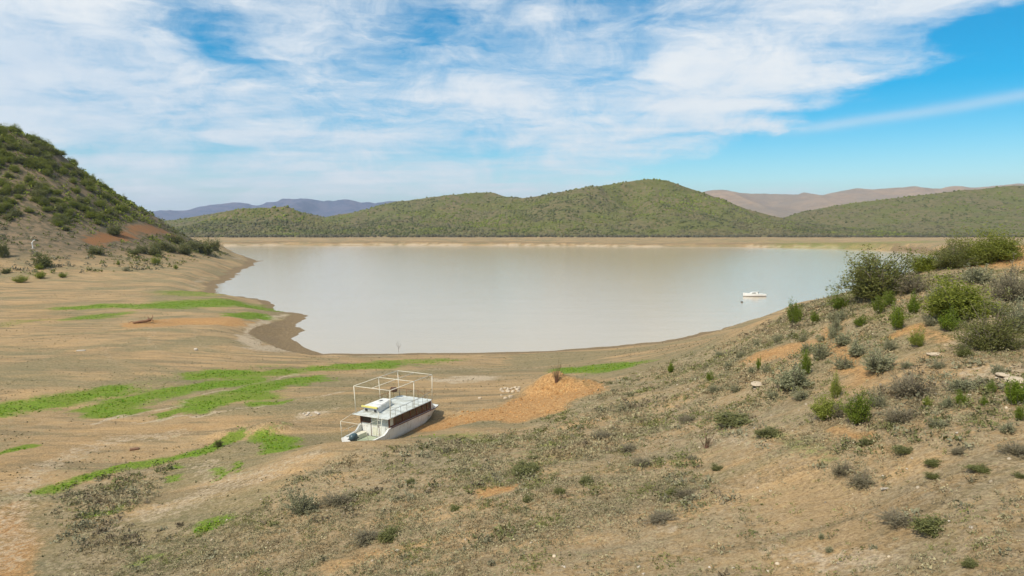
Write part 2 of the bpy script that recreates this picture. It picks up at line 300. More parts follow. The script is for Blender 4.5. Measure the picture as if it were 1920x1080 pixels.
def shore_dist(x, y):
    wob = 0.010*np.clip(y, 60, 500)
    xs = x+wob*fbm(x/6, y/6, 91, 3); ys = y+wob*fbm(x/6, y/6, 57, 3)+26*sstep(500, 700, y)*fbm(x/70, y*0, 58, 4)
    d = seg_dist(xs, ys, SHORE, True)
    return np.where(inside(xs, ys, SHORE), -d, d)
def height(x, y, sd=None):
    x = np.asarray(x, float); y = np.asarray(y, float)
    z = base_height(x, y)
    if sd is None: sd = shore_dist(x, y)
    for (cx, cy, rx, ry, ang, h, pw) in MOUNDS:
        c, s = math.cos(ang), math.sin(ang)
        u = ((x-cx)*c+(y-cy)*s)/rx; v = (-(x-cx)*s+(y-cy)*c)/ry
        wob = 1+0.35*fbm(x/1.1, y/1.1, 5, 3)
        z = z+h*np.exp(-((u*u+v*v)*wob)**pw)
    far = sstep(150, 300, y)
    near_n = 0.35*fbm(x/9, y/9, 1, 3)+0.13*fbm(x/1.7, y/1.7, 2, 3)
    far_n = 2.2*fbm(x/40, y/40, 3, 4)*sstep(4, 20, z)
    bank = sstep(3.6, 7, z)
    z = z+near_n*(0.25+0.75*bank)*(1-far)+far_n*far
    s = sstep(0, 14, sd)
    zl = np.maximum(z, 0.05)*s+0.035*np.minimum(np.maximum(sd, 0), 14)
    zl = zl+0.05*sstep(0.0, 0.5, sd)
    zw = -0.12*np.maximum(-sd, 0)
    return np.where(sd > 0, zl, np.maximum(zw, -6))

# ------------------------------------------------------------------ materials
def new_mat(name):
    m = bpy.data.materials.new(name)
    m.use_nodes = True
    t = NT(m.node_tree)
    t.n.clear()
    out = t.node('ShaderNodeOutputMaterial')
    p = t.node('ShaderNodeBsdfPrincipled')
    t.l.new(p.outputs[0], out.inputs[0])
    return m, t, p, out

def bump(t, p, h, strength, dist):
    b = t.node('ShaderNodeBump')
    b.inputs['Strength'].default_value = strength
    b.inputs['Distance'].default_value = dist
    t.l.new(h, b.inputs['Height'])
    t.l.new(b.outputs[0], p.inputs['Normal'])

def worn(name, col, col2, rough=0.55, scale=3.0, metal=0.0, lo=0.45, hi=0.75, bmp=0.0):
    """painted or bare surface with blotchy wear"""
    m, t, p, out = new_mat(name)
    tcn = t.node('ShaderNodeTexCoord').outputs['Object']
    n = t.noise(tcn, scale, 6, 0.65)
    f = t.noise(tcn, scale*6, 4, 0.6)
    k = t.sm(t.m('ADD', t.m('MULTIPLY', n, 0.7), t.m('MULTIPLY', f, 0.3)), lo, hi)
    t.put(p.inputs['Base Color'], t.mix(k, col, col2))
    t.put(p.inputs['Roughness'], rough)
    p.inputs['Metallic'].default_value = metal
    if bmp:
        bump(t, p, n, 0.5, bmp)
    return m

def leaf_mat(name, c1, c2, c3, trans=0.35):
    m, t, p, out = new_mat(name)
    g = t.node('ShaderNodeNewGeometry').outputs['Random Per Island']
    r = t.node('ShaderNodeObjectInfo').outputs['Random']
    c = t.mix(g, c1, c2)
    c = t.mix(t.m('MULTIPLY', r, 0.55), c, c3)
    t.put(p.inputs['Base Color'], c)
    p.inputs['Roughness'].default_value = 0.65
    p.inputs['Specular IOR Level'].default_value = 0.25
    tr = t.node('ShaderNodeBsdfTranslucent')
    t.l.new(c, tr.inputs[0])
    ms = t.node('ShaderNodeMixShader')
    ms.inputs[0].default_value = trans
    t.l.new(p.outputs[0], ms.inputs[1])
    t.l.new(tr.outputs[0], ms.inputs[2])
    t.l.new(ms.outputs[0], out.inputs[0])
    return m

def tint_mat(name, trans=0.15):
    """plants whose own colour is stored per plant"""
    m, t, p, out = new_mat(name)
    a = t.node('ShaderNodeAttribute', attribute_name='tint').outputs['Color']
    g = t.node('ShaderNodeNewGeometry').outputs['Random Per Island']
    c = t.mix(1.0, a, t.mix(g, (0.82, 0.82, 0.82), (1.18, 1.18, 1.16)), 'MULTIPLY')
    t.put(p.inputs['Base Color'], c)
    p.inputs['Roughness'].default_value = 0.75
    p.inputs['Specular IOR Level'].default_value = 0.15
    return m

M = {}
# ground: sand, scrub litter, short grass, orange earth, pale silt, wet mud
gm, t, p, out = new_mat('ground')
pos = t.node('ShaderNodeNewGeometry').outputs['Position']
flat = t.vmul(pos, (1, 1, 0.35))
n_big = t.noise(flat, 0.06, 5, 0.6)
n_med = t.noise(t.vmul(pos, (0.55, 1, 0.3)), 0.45, 6, 0.62, 0.6)
n_fine = t.noise(flat, 2.6, 7, 0.68)
n_grit = t.noise(flat, 7.0, 6, 0.8)
A = t.node('ShaderNodeAttribute', attribute_name='mask_a')
B = t.node('ShaderNodeAttribute', attribute_name='mask_b')
green, orange, pale = t.sep(A.outputs['Vector'])
mud, bank, hillm = t.sep(B.outputs['Vector'])
soil = t.mix(t.sm(t.m('ADD', t.m('MULTIPLY', n_med, 0.6), t.m('MULTIPLY', n_big, 0.4)), 0.40, 0.62), (0.285, 0.193, 0.094), (0.425, 0.282, 0.140))
soil = t.mix(t.m('MULTIPLY', t.sm(n_fine, 0.45, 0.66), 0.50), soil, (0.400, 0.290, 0.175))
n_str = t.noise(t.vmul(pos, (0.16, 1.0, 0.3)), 0.55, 6, 0.65, 0.5)
soil = t.mix(t.m('MULTIPLY', t.sm(n_str, 0.50, 0.63), 0.75), soil, (0.465, 0.298, 0.140))
soil = t.mix(t.m('MULTIPLY', t.sm(n_str, 0.49, 0.38), 0.6), soil, (0.165, 0.135, 0.075))
olive = t.m('MULTIPLY', t.sm(t.noise(t.vmul(pos, (0.5, 1.0, 0.3)), 0.075, 5, 0.6, 0.8), 0.46, 0.58), 0.65)
soil = t.mix(olive, soil, t.mix(t.sm(n_fine, 0.4, 0.6), (0.150, 0.140, 0.065), (0.250, 0.205, 0.115)))
litter = t.mix(t.sm(n_fine, 0.35, 0.62), (0.195, 0.165, 0.098), (0.350, 0.270, 0.165))
greyf = t.m('MULTIPLY', t.sm(t.m('ADD', t.m('MULTIPLY', n_med, 0.5), t.m('MULTIPLY', n_grit, 0.5)), 0.48, 0.60), 0.42)
c = t.mix(greyf, soil, t.mix(t.sm(n_fine, 0.4, 0.6), (0.145, 0.130, 0.075), (0.20, 0.165, 0.100)))
bankf = t.m('MULTIPLY', bank, t.sm(t.m('ADD', t.m('MULTIPLY', n_med, 0.45), t.m('MULTIPLY', n_fine, 0.55)), 0.40, 0.56))
c = t.mix(t.m('MULTIPLY', bankf, 0.65), c, litter)
hs = t.mix(t.sm(n_med, 0.42, 0.60), (0.115, 0.095, 0.055), (0.215, 0.150, 0.090))
c = t.mix(hillm, c, hs)
of = t.sm(t.m('ADD', orange, t.m('MULTIPLY', t.m('ADD', t.m('MULTIPLY', t.m('SUBTRACT', n_fine, 0.5), 1.3), t.m('MULTIPLY', t.m('SUBTRACT', n_med, 0.5), 1.2)), 1.0)), 0.25, 0.95)
oc = t.mix(t.sm(n_fine, 0.35, 0.68), (0.345, 0.180, 0.066), (0.440, 0.265, 0.115))
oc = t.mix(t.m('MULTIPLY', hillm, 0.8), oc, (0.200, 0.085, 0.034))
c = t.mix(of, c, oc)
pf = t.sm(t.m('ADD', pale, t.m('MULTIPLY', t.m('SUBTRACT', n_fine, 0.5), 2.0)), 0.25, 0.90)
c = t.mix(pf, c, (0.44, 0.34, 0.225))
mc = t.mix(t.sm(n_fine, 0.4, 0.62), (0.170, 0.118, 0.062), (0.265, 0.185, 0.100))
c = t.mix(t.sm(mud, 0.25, 0.75), c, mc)
gf = t.sm(t.m('ADD', green, t.m('MULTIPLY', t.m('SUBTRACT', t.m('ADD', t.m('MULTIPLY', n_fine, 0.6), t.m('MULTIPLY', n_med, 0.4)), 0.5), 3.0)), 0.15, 0.95)
gc = t.mix(t.sm(n_grit, 0.35, 0.65), (0.085, 0.170, 0.007), (0.150, 0.245, 0.010))
gc = t.mix(t.m('MULTIPLY', t.sm(n_med, 0.44, 0.60), 0.6), gc, (0.150, 0.190, 0.022))
c = t.mix(t.m('MULTIPLY', gf, 0.9), c, gc)
c = t.mix(1.0, c, t.mix(t.sm(n_grit, 0.32, 0.68), (0.55, 0.55, 0.55), (1.38, 1.38, 1.38)), 'MULTIPLY')
t.put(p.inputs['Base Color'], c)
p.inputs['Roughness'].default_value = 0.92
p.inputs['Specular IOR Level'].default_value = 0.15
bump(t, p, t.m('ADD', t.m('MULTIPLY', n_fine, 0.45), t.m('MULTIPLY', n_grit, 0.55)), 0.9, 0.16)
M['ground'] = gm

def hill_mat(name, c1, c2, c3, s=1.0, k3=0.6):
    m, t, p, out = new_mat(name)
    pos = t.node('ShaderNodeNewGeometry').outputs['Position']
    a = t.noise(pos, 0.012*s, 5, 0.6)
    b = t.noise(pos, 0.11*s, 6, 0.65)
    d = t.noise(pos, 0.5*s, 4, 0.65)
    c = t.mix(t.sm(b, 0.36, 0.62), c1, c2)
    c = t.mix(t.m('MULTIPLY', t.sm(a, 0.44, 0.60), k3), c, c3)
    c = t.mix(1.0, c, t.mix(d, (0.7, 0.7, 0.7), (1.3, 1.3, 1.3)), 'MULTIPLY')
    t.put(p.inputs['Base Color'], c)
    p.inputs['Roughness'].default_value = 0.95
    p.inputs['Specular IOR Level'].default_value = 0.1
    bump(t, p, b, 0.6, 2.0/s)
    return m
M['hill'] = hill_mat('hill_soil', (0.092, 0.092, 0.034), (0.165, 0.130, 0.066), (0.105, 0.118, 0.028))
M['mount_blue'] = hill_mat('haze_blue_mountain', (0.060, 0.072, 0.125), (0.120, 0.110, 0.155), (0.080, 0.090, 0.140), 0.09)  # rock colour carries some of the blue of distance haze
M['mount_pink'] = hill_mat('dry_mountain', (0.250, 0.175, 0.110), (0.330, 0.225, 0.135), (0.205, 0.165, 0.120), 0.09)

wm, t, p, out = new_mat('lake_water')
pos = t.node('ShaderNodeNewGeometry').outputs['Position']
t.put(p.inputs['Base Color'], t.mix(t.noise(pos, 0.02, 3), (0.430, 0.345, 0.235), (0.475, 0.385, 0.265)))
p.inputs['Roughness'].default_value = 0.11
p.inputs['IOR'].default_value = 1.33
wv = t.noise(t.vmul(pos, (0.6, 1.5, 1)), 1.3, 4, 0.6)
wl = t.noise(t.vmul(pos, (0.35, 1.0, 1)), 0.12, 3, 0.5)
bump(t, p, t.m('ADD', wv, t.m('MULTIPLY', wl, 1.5)), 0.18, 0.18)
M['water'] = wm

M['white_paint'] = worn('white_paint', (0.70, 0.69, 0.64), (0.44, 0.41, 0.35), 0.5, 1.8, lo=0.44, hi=0.70)
M['hull_white'] = worn('hull_white', (0.76, 0.75, 0.73), (0.60, 0.57, 0.52), 0.4, 0.8, lo=0.48, hi=0.8)
hm_, t, p, out = new_mat('stained_hull')
ob_ = t.node('ShaderNodeTexCoord').outputs['Object']
ox, oy, oz = t.sep(ob_)
runs = t.noise(t.comb(t.m('MULTIPLY', oy, 6.0), t.m('MULTIPLY', oz, 0.7), t.m('MULTIPLY', ox, 0.5)), 1.0, 5, 0.65)
blot = t.noise(ob_, 1.1, 6, 0.65)
c = t.mix(t.sm(blot, 0.46, 0.72), (0.76, 0.75, 0.72), (0.58, 0.55, 0.48))
c = t.mix(t.m('MULTIPLY', t.sm(runs, 0.52, 0.70), 0.55), c, (0.36, 0.28, 0.19))
band = t.sm(t.m('ADD', oz, t.m('MULTIPLY', blot, 0.18)), 0.80, 0.60)
c = t.mix(t.m('MULTIPLY', band, 0.55), c, (0.40, 0.33, 0.22))
t.put(p.inputs['Base Color'], c)
p.inputs['Roughness'].default_value = 0.5
M['hull_stained'] = hm_
M['roof_paint'] = worn('roof_paint', (0.55, 0.57, 0.53), (0.34, 0.34, 0.28), 0.6, 1.6, lo=0.42, hi=0.64)
M['frame_paint'] = worn('frame_paint', (0.72, 0.66, 0.53), (0.42, 0.30, 0.18), 0.5, 4.0, lo=0.50, hi=0.80)
M['rust'] = worn('rusty_steel', (0.235, 0.115, 0.050), (0.120, 0.070, 0.045), 0.8, 6.0)
M['grey_rail'] = worn('grey_rail', (0.34, 0.34, 0.31), (0.20, 0.14, 0.09), 0.6, 4.0)
M['mahogany'] = worn('mahogany', (0.165, 0.060, 0.032), (0.115, 0.055, 0.035), 0.5, 3.0)
M['antifoul'] = worn('antifoul', (0.150, 0.105, 0.060), (0.080, 0.060, 0.042), 0.8, 2.0)
M['deck_green'] = worn('cockpit_floor', (0.34, 0.39, 0.27), (0.24, 0.23, 0.16), 0.75, 2.5)
M['cream'] = worn('cream_paint', (0.66, 0.63, 0.50), (0.42, 0.38, 0.28), 0.55, 2.0)
M['yellow'] = worn('yellow_trim', (0.66, 0.58, 0.17), (0.50, 0.43, 0.18), 0.5, 3.0)
M['blue_trim'] = worn('slate_trim', (0.20, 0.22, 0.30), (0.13, 0.13, 0.17), 0.5, 3.0)
M['teal'] = worn('motor_cowl', (0.045, 0.085, 0.095), (0.10, 0.11, 0.105), 0.35, 4.0)
M['dark'] = worn('dark_plastic', (0.025, 0.024, 0.022), (0.06, 0.05, 0.04), 0.5, 4.0)
M['brown_drum'] = worn('brown_drum', (0.085, 0.040, 0.022), (0.040, 0.026, 0.020), 0.75, 6.0)
M['rock'] = worn('pale_rock', (0.50, 0.40, 0.28), (0.30, 0.22, 0.145), 0.9, 5.0, bmp=0.03)
M['white_rock'] = worn('white_rock', (0.50, 0.43, 0.34), (0.34, 0.27, 0.20), 0.9, 7.0, bmp=0.02)
M['log'] = worn('dead_wood', (0.20, 0.10, 0.050), (0.11, 0.065, 0.04), 0.9, 5.0, bmp=0.02)
M['plank'] = worn('weathered_plank', (0.46, 0.40, 0.32), (0.27, 0.22, 0.17), 0.85, 5.0)
M['stem'] = worn('shrub_stem', (0.150, 0.120, 0.085), (0.24, 0.20, 0.155), 0.85, 8.0)
M['stem_red'] = worn('red_twig', (0.20, 0.105, 0.065), (0.14, 0.08, 0.05), 0.85, 8.0)
gl, t, p, out = new_mat('cabin_glass')
p.inputs['Base Color'].default_value = (0.060, 0.050, 0.042, 1)
p.inputs['Roughness'].default_value = 0.06
M['glass'] = gl

M['upright'] = leaf_mat('leaf_upright', (0.105, 0.165, 0.014), (0.215, 0.275, 0.025), (0.150, 0.170, 0.035))
M['lime'] = leaf_mat('leaf_lime', (0.190, 0.225, 0.022), (0.300, 0.330, 0.050), (0.220, 0.225, 0.070))
M['round'] = leaf_mat('leaf_round', (0.130, 0.160, 0.016), (0.265, 0.285, 0.032), (0.185, 0.190, 0.045))
M['thorn'] = leaf_mat('leaf_thorn', (0.125, 0.140, 0.032), (0.235, 0.232, 0.068), (0.170, 0.170, 0.058))
M['grey'] = leaf_mat('leaf_grey', (0.225, 0.230, 0.120), (0.370, 0.365, 0.215), (0.290, 0.265, 0.160))
M['twig'] = leaf_mat('leaf_twig', (0.205, 0.172, 0.102), (0.330, 0.280, 0.180), (0.245, 0.225, 0.125))
M['dark'+'_leaf'] = leaf_mat('leaf_dark', (0.115, 0.128, 0.032), (0.220, 0.222, 0.072), (0.200, 0.190, 0.085))
M['sprig'] = leaf_mat('leaf_sprig', (0.160, 0.120, 0.070), (0.210, 0.190, 0.090), (0.120, 0.150, 0.035))
M['tuft'] = tint_mat('ground_cover')

# ------------------------------------------------------------------ mesh helpers
def mesh_np(name, verts, faces, mat, smooth=False, tint=None, counts=None):
    """faces: (n,3) or (n,4) int array"""
    verts = np.asarray(verts, np.float32)
    faces = np.asarray(faces, np.int32)
    me = bpy.data.meshes.new(name)
    k = faces.shape[1]
    me.vertices.add(len(verts))
    me.vertices.foreach_set('co', verts.ravel())
    me.loops.add(faces.size)
    me.loops.foreach_set('vertex_index', faces.ravel())
    me.polygons.add(len(faces))
    me.polygons.foreach_set('loop_start', np.arange(0, faces.size, k, dtype=np.int32))
    me.polygons.foreach_set('loop_total', np.full(len(faces), k, np.int32))
    if smooth:
        me.polygons.foreach_set('use_smooth', np.ones(len(faces), bool))
    me.update(calc_edges=True)
    if tint is not None:
        a = me.attributes.new('tint', 'FLOAT_COLOR', 'POINT')
        a.data.foreach_set('color', np.asarray(tint, np.float32).ravel())
    me.materials.append(mat)
    return me

def link(name, me, parent=None, loc=None):
    o = bpy.data.objects.new(name, me)
    COL.objects.link(o)
    if parent is not None:
        o.parent = parent
    if loc is not None:
        o.location = loc
    return o

def tag(o, label, cat, group=None):
    o['label'] = label
    o['category'] = cat
    if group:
        o['group'] = group
    return o

def bm_obj(name, bm, mat, parent=None, smooth=False, loc=None):
    me = bpy.data.meshes.new(name)
    bmesh.ops.recalc_face_normals(bm, faces=bm.faces)
    bm.to_mesh(me)
    bm.free()
    if smooth:
        for f in me.polygons:
            f.use_smooth = True
    me.materials.append(mat)
    return link(name, me, parent, loc)

def bbox(bm, x0, x1, y0, y1, z0, z1, bev=0.0):
    vs_ = [bm.verts.new((x, y, z)) for z in (z0, z1) for x, y in ((x0, y0), (x1, y0), (x1, y1), (x0, y1))]
    fs = [(3, 2, 1, 0), (4, 5, 6, 7), (0, 1, 5, 4), (1, 2, 6, 5), (2, 3, 7, 6), (3, 0, 4, 7)]
    fl = [bm.faces.new([vs_[i] for i in f]) for f in fs]
    if bev:
        es = set(e for f in fl for e in f.edges)
        bmesh.ops.bevel(bm, geom=list(es), offset=bev, segments=2, affect='EDGES', profile=0.6)

def tube(bm, pts, r, n=6, r2=None):
    pts = [Vector(q) for q in pts]
    rings = []
    for i, q in enumerate(pts):
        d = (pts[min(i+1, len(pts)-1)]-pts[max(i-1, 0)]).normalized()
        up = Vector((0, 0, 1)) if abs(d.z) < 0.9 else Vector((1, 0, 0))
        a = d.cross(up).normalized()
        b = d.cross(a)
        rr = r if r2 is None else r+(r2-r)*i/max(1, len(pts)-1)
        rings.append([bm.verts.new(q+(a*math.cos(2*math.pi*k/n)+b*math.sin(2*math.pi*k/n))*rr) for k in range(n)])
    for i in range(len(rings)-1):
        for k in range(n):
            bm.faces.new((rings[i][k], rings[i][(k+1) % n], rings[i+1][(k+1) % n], rings[i+1][k]))
    bm.faces.new(rings[0][::-1])
    bm.faces.new(rings[-1])

def box_part(name, mat, parent, x0, x1, y0, y1, z0, z1, bev=0.012):
    bm = bmesh.new()
    bbox(bm, x0, x1, y0, y1, z0, z1, bev)
    return bm_obj(name, bm, M[mat], parent)

def tube_part(name, mat, parent, pts, r, n=6):
    bm = bmesh.new()
    tube(bm, pts, r, n)
    return bm_obj(name, bm, M[mat], parent, True)

# ------------------------------------------------------------------ the ground sheet
def graded(lo, hi, c0, c1, step, growth, far_lo, far_hi):
    core = list(np.arange(c0, c1, step))
    up = [c1]
    while up[-1] < hi:
        up.append(up[-1]+step+(up[-1]-c1)*growth)
    dn = [c0-step]
    while dn[-1] > lo:
        dn.append(dn[-1]-step-(c0-step-dn[-1])*growth)
    v = dn[::-1]+core+up
    f = list(np.geomspace(v[-1]*1.15, far_hi, 10))
    b = [-q for q in np.geomspace(max(60, -v[0])*1.25, -far_lo, 8)][::-1]
    return np.array(b+v+f)
gx = graded(-900, 900, -40, 40, 0.48, 0.017, -14000, 14000)
gy = graded(-40, 1500, 17, 72, 0.34, 0.0105, -3000, 15000)
GX, GY = np.meshgrid(gx, gy)
SD = shore_dist(GX, GY)
GZ = height(GX, GY, SD)
GZ = np.where(GY > 1500, 8.0, GZ)
jx, jy = GX+1.3*fbm(GX/2.2, GY/2.2, 31, 3)*np.clip(GY/60, 0.5, 4), GY+1.6*fbm(GX/2.2, GY/2.2, 32, 3)*np.clip(GY/60, 0.5, 4)
def strokes(L, x, y):
    r = np.zeros(x.shape)
    for pts, hw, st in L:
        px_ = [q[0] for q in pts]; py_ = [q[1] for q in pts]
        sel = (x > min(px_)-3*hw-2) & (x < max(px_)+3*hw+2) & (y > min(py_)-3*hw-2) & (y < max(py_)+3*hw+2)
        if sel.any():
            d = seg_dist(x[sel], y[sel], pts)
            r[sel] = np.maximum(r[sel], st*(1-sstep(0.30, 1.75, d/max(hw, 0.05))))
    return r
def masks(x, y, jx_, jy_, sd, z):
    g = strokes(GREEN, jx_, jy_)
    o = strokes(ORANGE, jx_, jy_)
    pl = strokes(PALE, jx_, jy_)
    bd = seg_dist(jx_, jy_, BANK, True)
    bk = np.where(inside(jx_, jy_, BANK), sstep(0, 1.5, bd), 0.0)
    bk = bk*(1-0.7*strokes(BARE, jx_, jy_))*(1-np.clip(o, 0, 1))
    wd = 0.9+0.010*np.clip(y, 60, 600)
    spit = np.exp(-(((x+43)/11)**2+((y-134)/16)**2))
    mud_ = (1-sstep(wd*0.8, wd*1.6, sd+0.6*fbm(x/5, y/5, 44, 3)-9*spit))
    ring = np.exp(-((sd-wd*2.0-9.5*spit-0.8*fbm(x/7, y/7, 45, 3))/(0.45+0.002*y))**2)*sstep(0.0, 0.5, fbm(x/25, y/25, 46, 2)+0.35)
    pl = np.maximum(pl, 0.75*ring*(x < 10)*(y < 460))
    pl = np.maximum(pl, 0.95*np.exp(-((sd-3)/4.0)**2)*(y > 640)*sstep(-0.25, 0.1, fbm(x/110, y/110, 48, 2)))
    wl_ = sd+1.5*fbm(x/12, y/12, 49, 3)
    pl = np.maximum(pl, 0.42*np.exp(-(((wl_ % 7.0)-3.5)/0.6)**2)*sstep(3, 8, sd)*(1-sstep(30, 60, sd))*(x < -20)*sstep(-0.2, 0.3, fbm(x/18, y/18, 50, 2)))
    mud_ = np.where(y > 640, (1-sstep(8, 46, sd))*sstep(5, 9, sd)*0.62, mud_)
    g = np.maximum(g, 0.33*sstep(60, 420, x)*sstep(25, 60, sd)*(1-sstep(110, 160, sd))*(y > 500))
    hl = sstep(6, 14, z)*sstep(200, 260, y)*(x < 0)
    return g, o, pl, mud_, bk, hl
mk = masks(GX, GY, jx, jy, SD, GZ)
ny, nx = GX.shape
verts = np.stack([GX, GY, GZ], -1).reshape(-1, 3)
idx = np.arange(ny*nx).reshape(ny, nx)
quads = np.stack([idx[:-1, :-1], idx[:-1, 1:], idx[1:, 1:], idx[1:, :-1]], -1).reshape(-1, 4)
zq = GZ.ravel()[quads].max(1)
quads = quads[zq > -2.5]
gme = mesh_np('ground', verts, quads, M['ground'], True)
ca = gme.attributes.new('mask_a', 'FLOAT_VECTOR', 'POINT')
ca.data.foreach_set('vector', np.stack([mk[0], mk[1], mk[2]], -1).reshape(-1).astype(np.float32))
cb = gme.attributes.new('mask_b', 'FLOAT_VECTOR', 'POINT')
cb.data.foreach_set('vector', np.stack([mk[3], mk[4], mk[5]], -1).reshape(-1).astype(np.float32))
ground = link('ground', gme)
ground['kind'] = 'structure'
def ht(x, y):
    return float(height(np.array([x]), np.array([y]))[0])

# the lake
bm = bmesh.new()
wv_ = [bm.verts.new((x, y, 0)) for x, y in ((-700, 60), (700, 60), (700, 900), (-700, 900))]
bm.faces.new(wv_)
water = bm_obj('lake_water', bm, M['water'])
water['kind'] = 'structure'

# ------------------------------------------------------------------ far hills and mountains
HILLS = {'main': (1450, [(-406.7, 2.4),
 (-315.8, 29.4),
 (-247.8, 49.6),
 (-180.1, 63.0),
 (-112.5, 69.7),
 (-45.0, 74.2),
 (0.0, 80.9),
 (45.0, 86.4),
 (89.9, 94.2),
 (157.2, 105.4),
 (213.2, 113.2),
 (263.6, 120.9),
 (291.6, 123.2),
 (325.3, 120.9),
 (370.5, 105.4),
 (438.4, 83.1),
 (495.3, 60.7),
 (552.1, 46.2),
 (608.9, 33.9),
 (699.8, 18.1),
 (835.8, 6.9)]), 'shoulder': (1750, [(-654.3, 3.8),
 (-544.3, 36.4),
 (-462.3, 51.3),
 (-353.2, 70.2),
 (-285.1, 86.4),
 (-217.1, 97.2),
 (-149.2, 105.3),
 (-88.1, 110.6),
 (-47.5, 110.6),
 (-20.3, 101.2),
 (54.3, 90.4),
 (163.0, 68.9),
 (258.5, 44.5)]), 'small': (1250, [(-613.3, 10.8),
 (-598.3, 20.5),
 (-563.7, 34.1),
 (-524.3, 49.5),
 (-494.9, 55.3),
 (-456.1, 54.4),
 (-426.9, 59.2),
 (-407.5, 60.2),
 (-388.3, 50.5),
 (-349.8, 36.0),
 (-301.5, 24.4),
 (-233.7, 8.9)]), 'leftback': (1900, [(-1152.8, 31.8),
 (-1034.3, 37.7),
 (-930.6, 43.6),
 (-826.5, 61.2),
 (-752.2, 74.4),
 (-693.2, 77.3),
 (-619.5, 72.9),
 (-531.5, 53.9),
 (-472.7, 40.6)]), 'right': (1650, [(539.8, 4.9),
 (616.1, 30.4),
 (692.0, 58.5),
 (768.3, 72.5),
 (844.7, 84.0),
 (946.5, 95.4),
 (1073.5, 110.6),
 (1225.9, 124.5),
 (1390.4, 144.8),
 (1644.2, 159.9),
 (1964.4, 144.8),
 (2225.6, 94.1)])}
MOUNT = {'blue': (9000, [(-8120.8, 70.3),
 (-6015.6, 153.9),
 (-5033.6, 209.5),
 (-4718.0, 230.4),
 (-4332.7, 251.2),
 (-4121.9, 279.0),
 (-4016.3, 299.8),
 (-3770.8, 327.6),
 (-3630.4, 348.4),
 (-3456.1, 341.4),
 (-3316.9, 327.6),
 (-3211.3, 355.3),
 (-3071.5, 362.2),
 (-3000.8, 389.9),
 (-2791.5, 389.9),
 (-2686.6, 396.9),
 (-2512.3, 389.9),
 (-2456.8, 376.1),
 (-2414.6, 389.9),
 (-2345.2, 376.1),
 (-2288.9, 396.9),
 (-2163.2, 396.9),
 (-2079.7, 389.9),
 (-1982.8, 348.4),
 (-1815.3, 341.4),
 (-1535.7, 362.2),
 (-1257.0, 320.6),
 (-838.4, 279.0),
 (-69.9, 209.5),
 (1329.4, 126.0),
 (3080.3, 70.3)]), 'pink': (6200, [(674.0, 175.0),
 (1153.5, 294.4),
 (1489.1, 332.5),
 (1680.8, 351.6),
 (1824.8, 356.3),
 (2113.2, 346.8),
 (2305.7, 332.5),
 (2498.1, 327.8),
 (2579.7, 327.8),
 (2631.8, 346.8),
 (2714.2, 327.8),
 (2786.9, 313.5),
 (2882.0, 337.3),
 (3025.0, 361.1),
 (3096.6, 370.6),
 (3264.9, 365.9),
 (3552.0, 384.9),
 (3744.8, 370.6),
 (3865.1, 365.9),
 (3912.0, 384.9),
 (4031.7, 389.6),
 (4176.0, 384.9),
 (4462.5, 408.7),
 (4533.9, 418.2),
 (4799.7, 389.6),
 (5472.4, 380.1),
 (6436.0, 342.1),
 (7887.6, 246.7)])}
def dome_scatter(P, R, Hh, tints, seed, name):
    """many low scrub bushes as one mesh: P (n,3) base points"""
    rg = np.random.default_rng(seed)
    n = len(P)
    a0 = rg.uniform(0, 6.28, n)
    vs_ = np.zeros((n, 11, 3), np.float32)
    for k in range(5):
        a = a0+k*1.2566
        rr = R*rg.uniform(0.75, 1.15, n)
        vs_[:, k] = P+np.stack([np.cos(a)*rr, np.sin(a)*rr, -0.15*Hh], -1)
        a = a0+k*1.2566+0.63
        rr = R*rg.uniform(0.6, 1.1, n)
        vs_[:, 5+k] = P+np.stack([np.cos(a)*rr, np.sin(a)*rr, Hh*rg.uniform(0.45, 0.8, n)], -1)
    vs_[:, 10] = P+np.stack([rg.normal(0, 0.15, n)*R, rg.normal(0, 0.15, n)*R, Hh], -1)
    f = []
    for k in range(5):
        f += [(k, (k+1) % 5, 5+k), ((k+1) % 5, 5+(k+1) % 5, 5+k), (5+k, 5+(k+1) % 5, 10)]
    f = np.array(f)[None]+(np.arange(n)*11)[:, None, None]
    tn = np.repeat(np.concatenate([tints, np.ones((n, 1))], -1), 11, 0)
    return mesh_np(name, vs_.reshape(-1, 3), f.reshape(-1, 3), M['tuft'], False, tn)

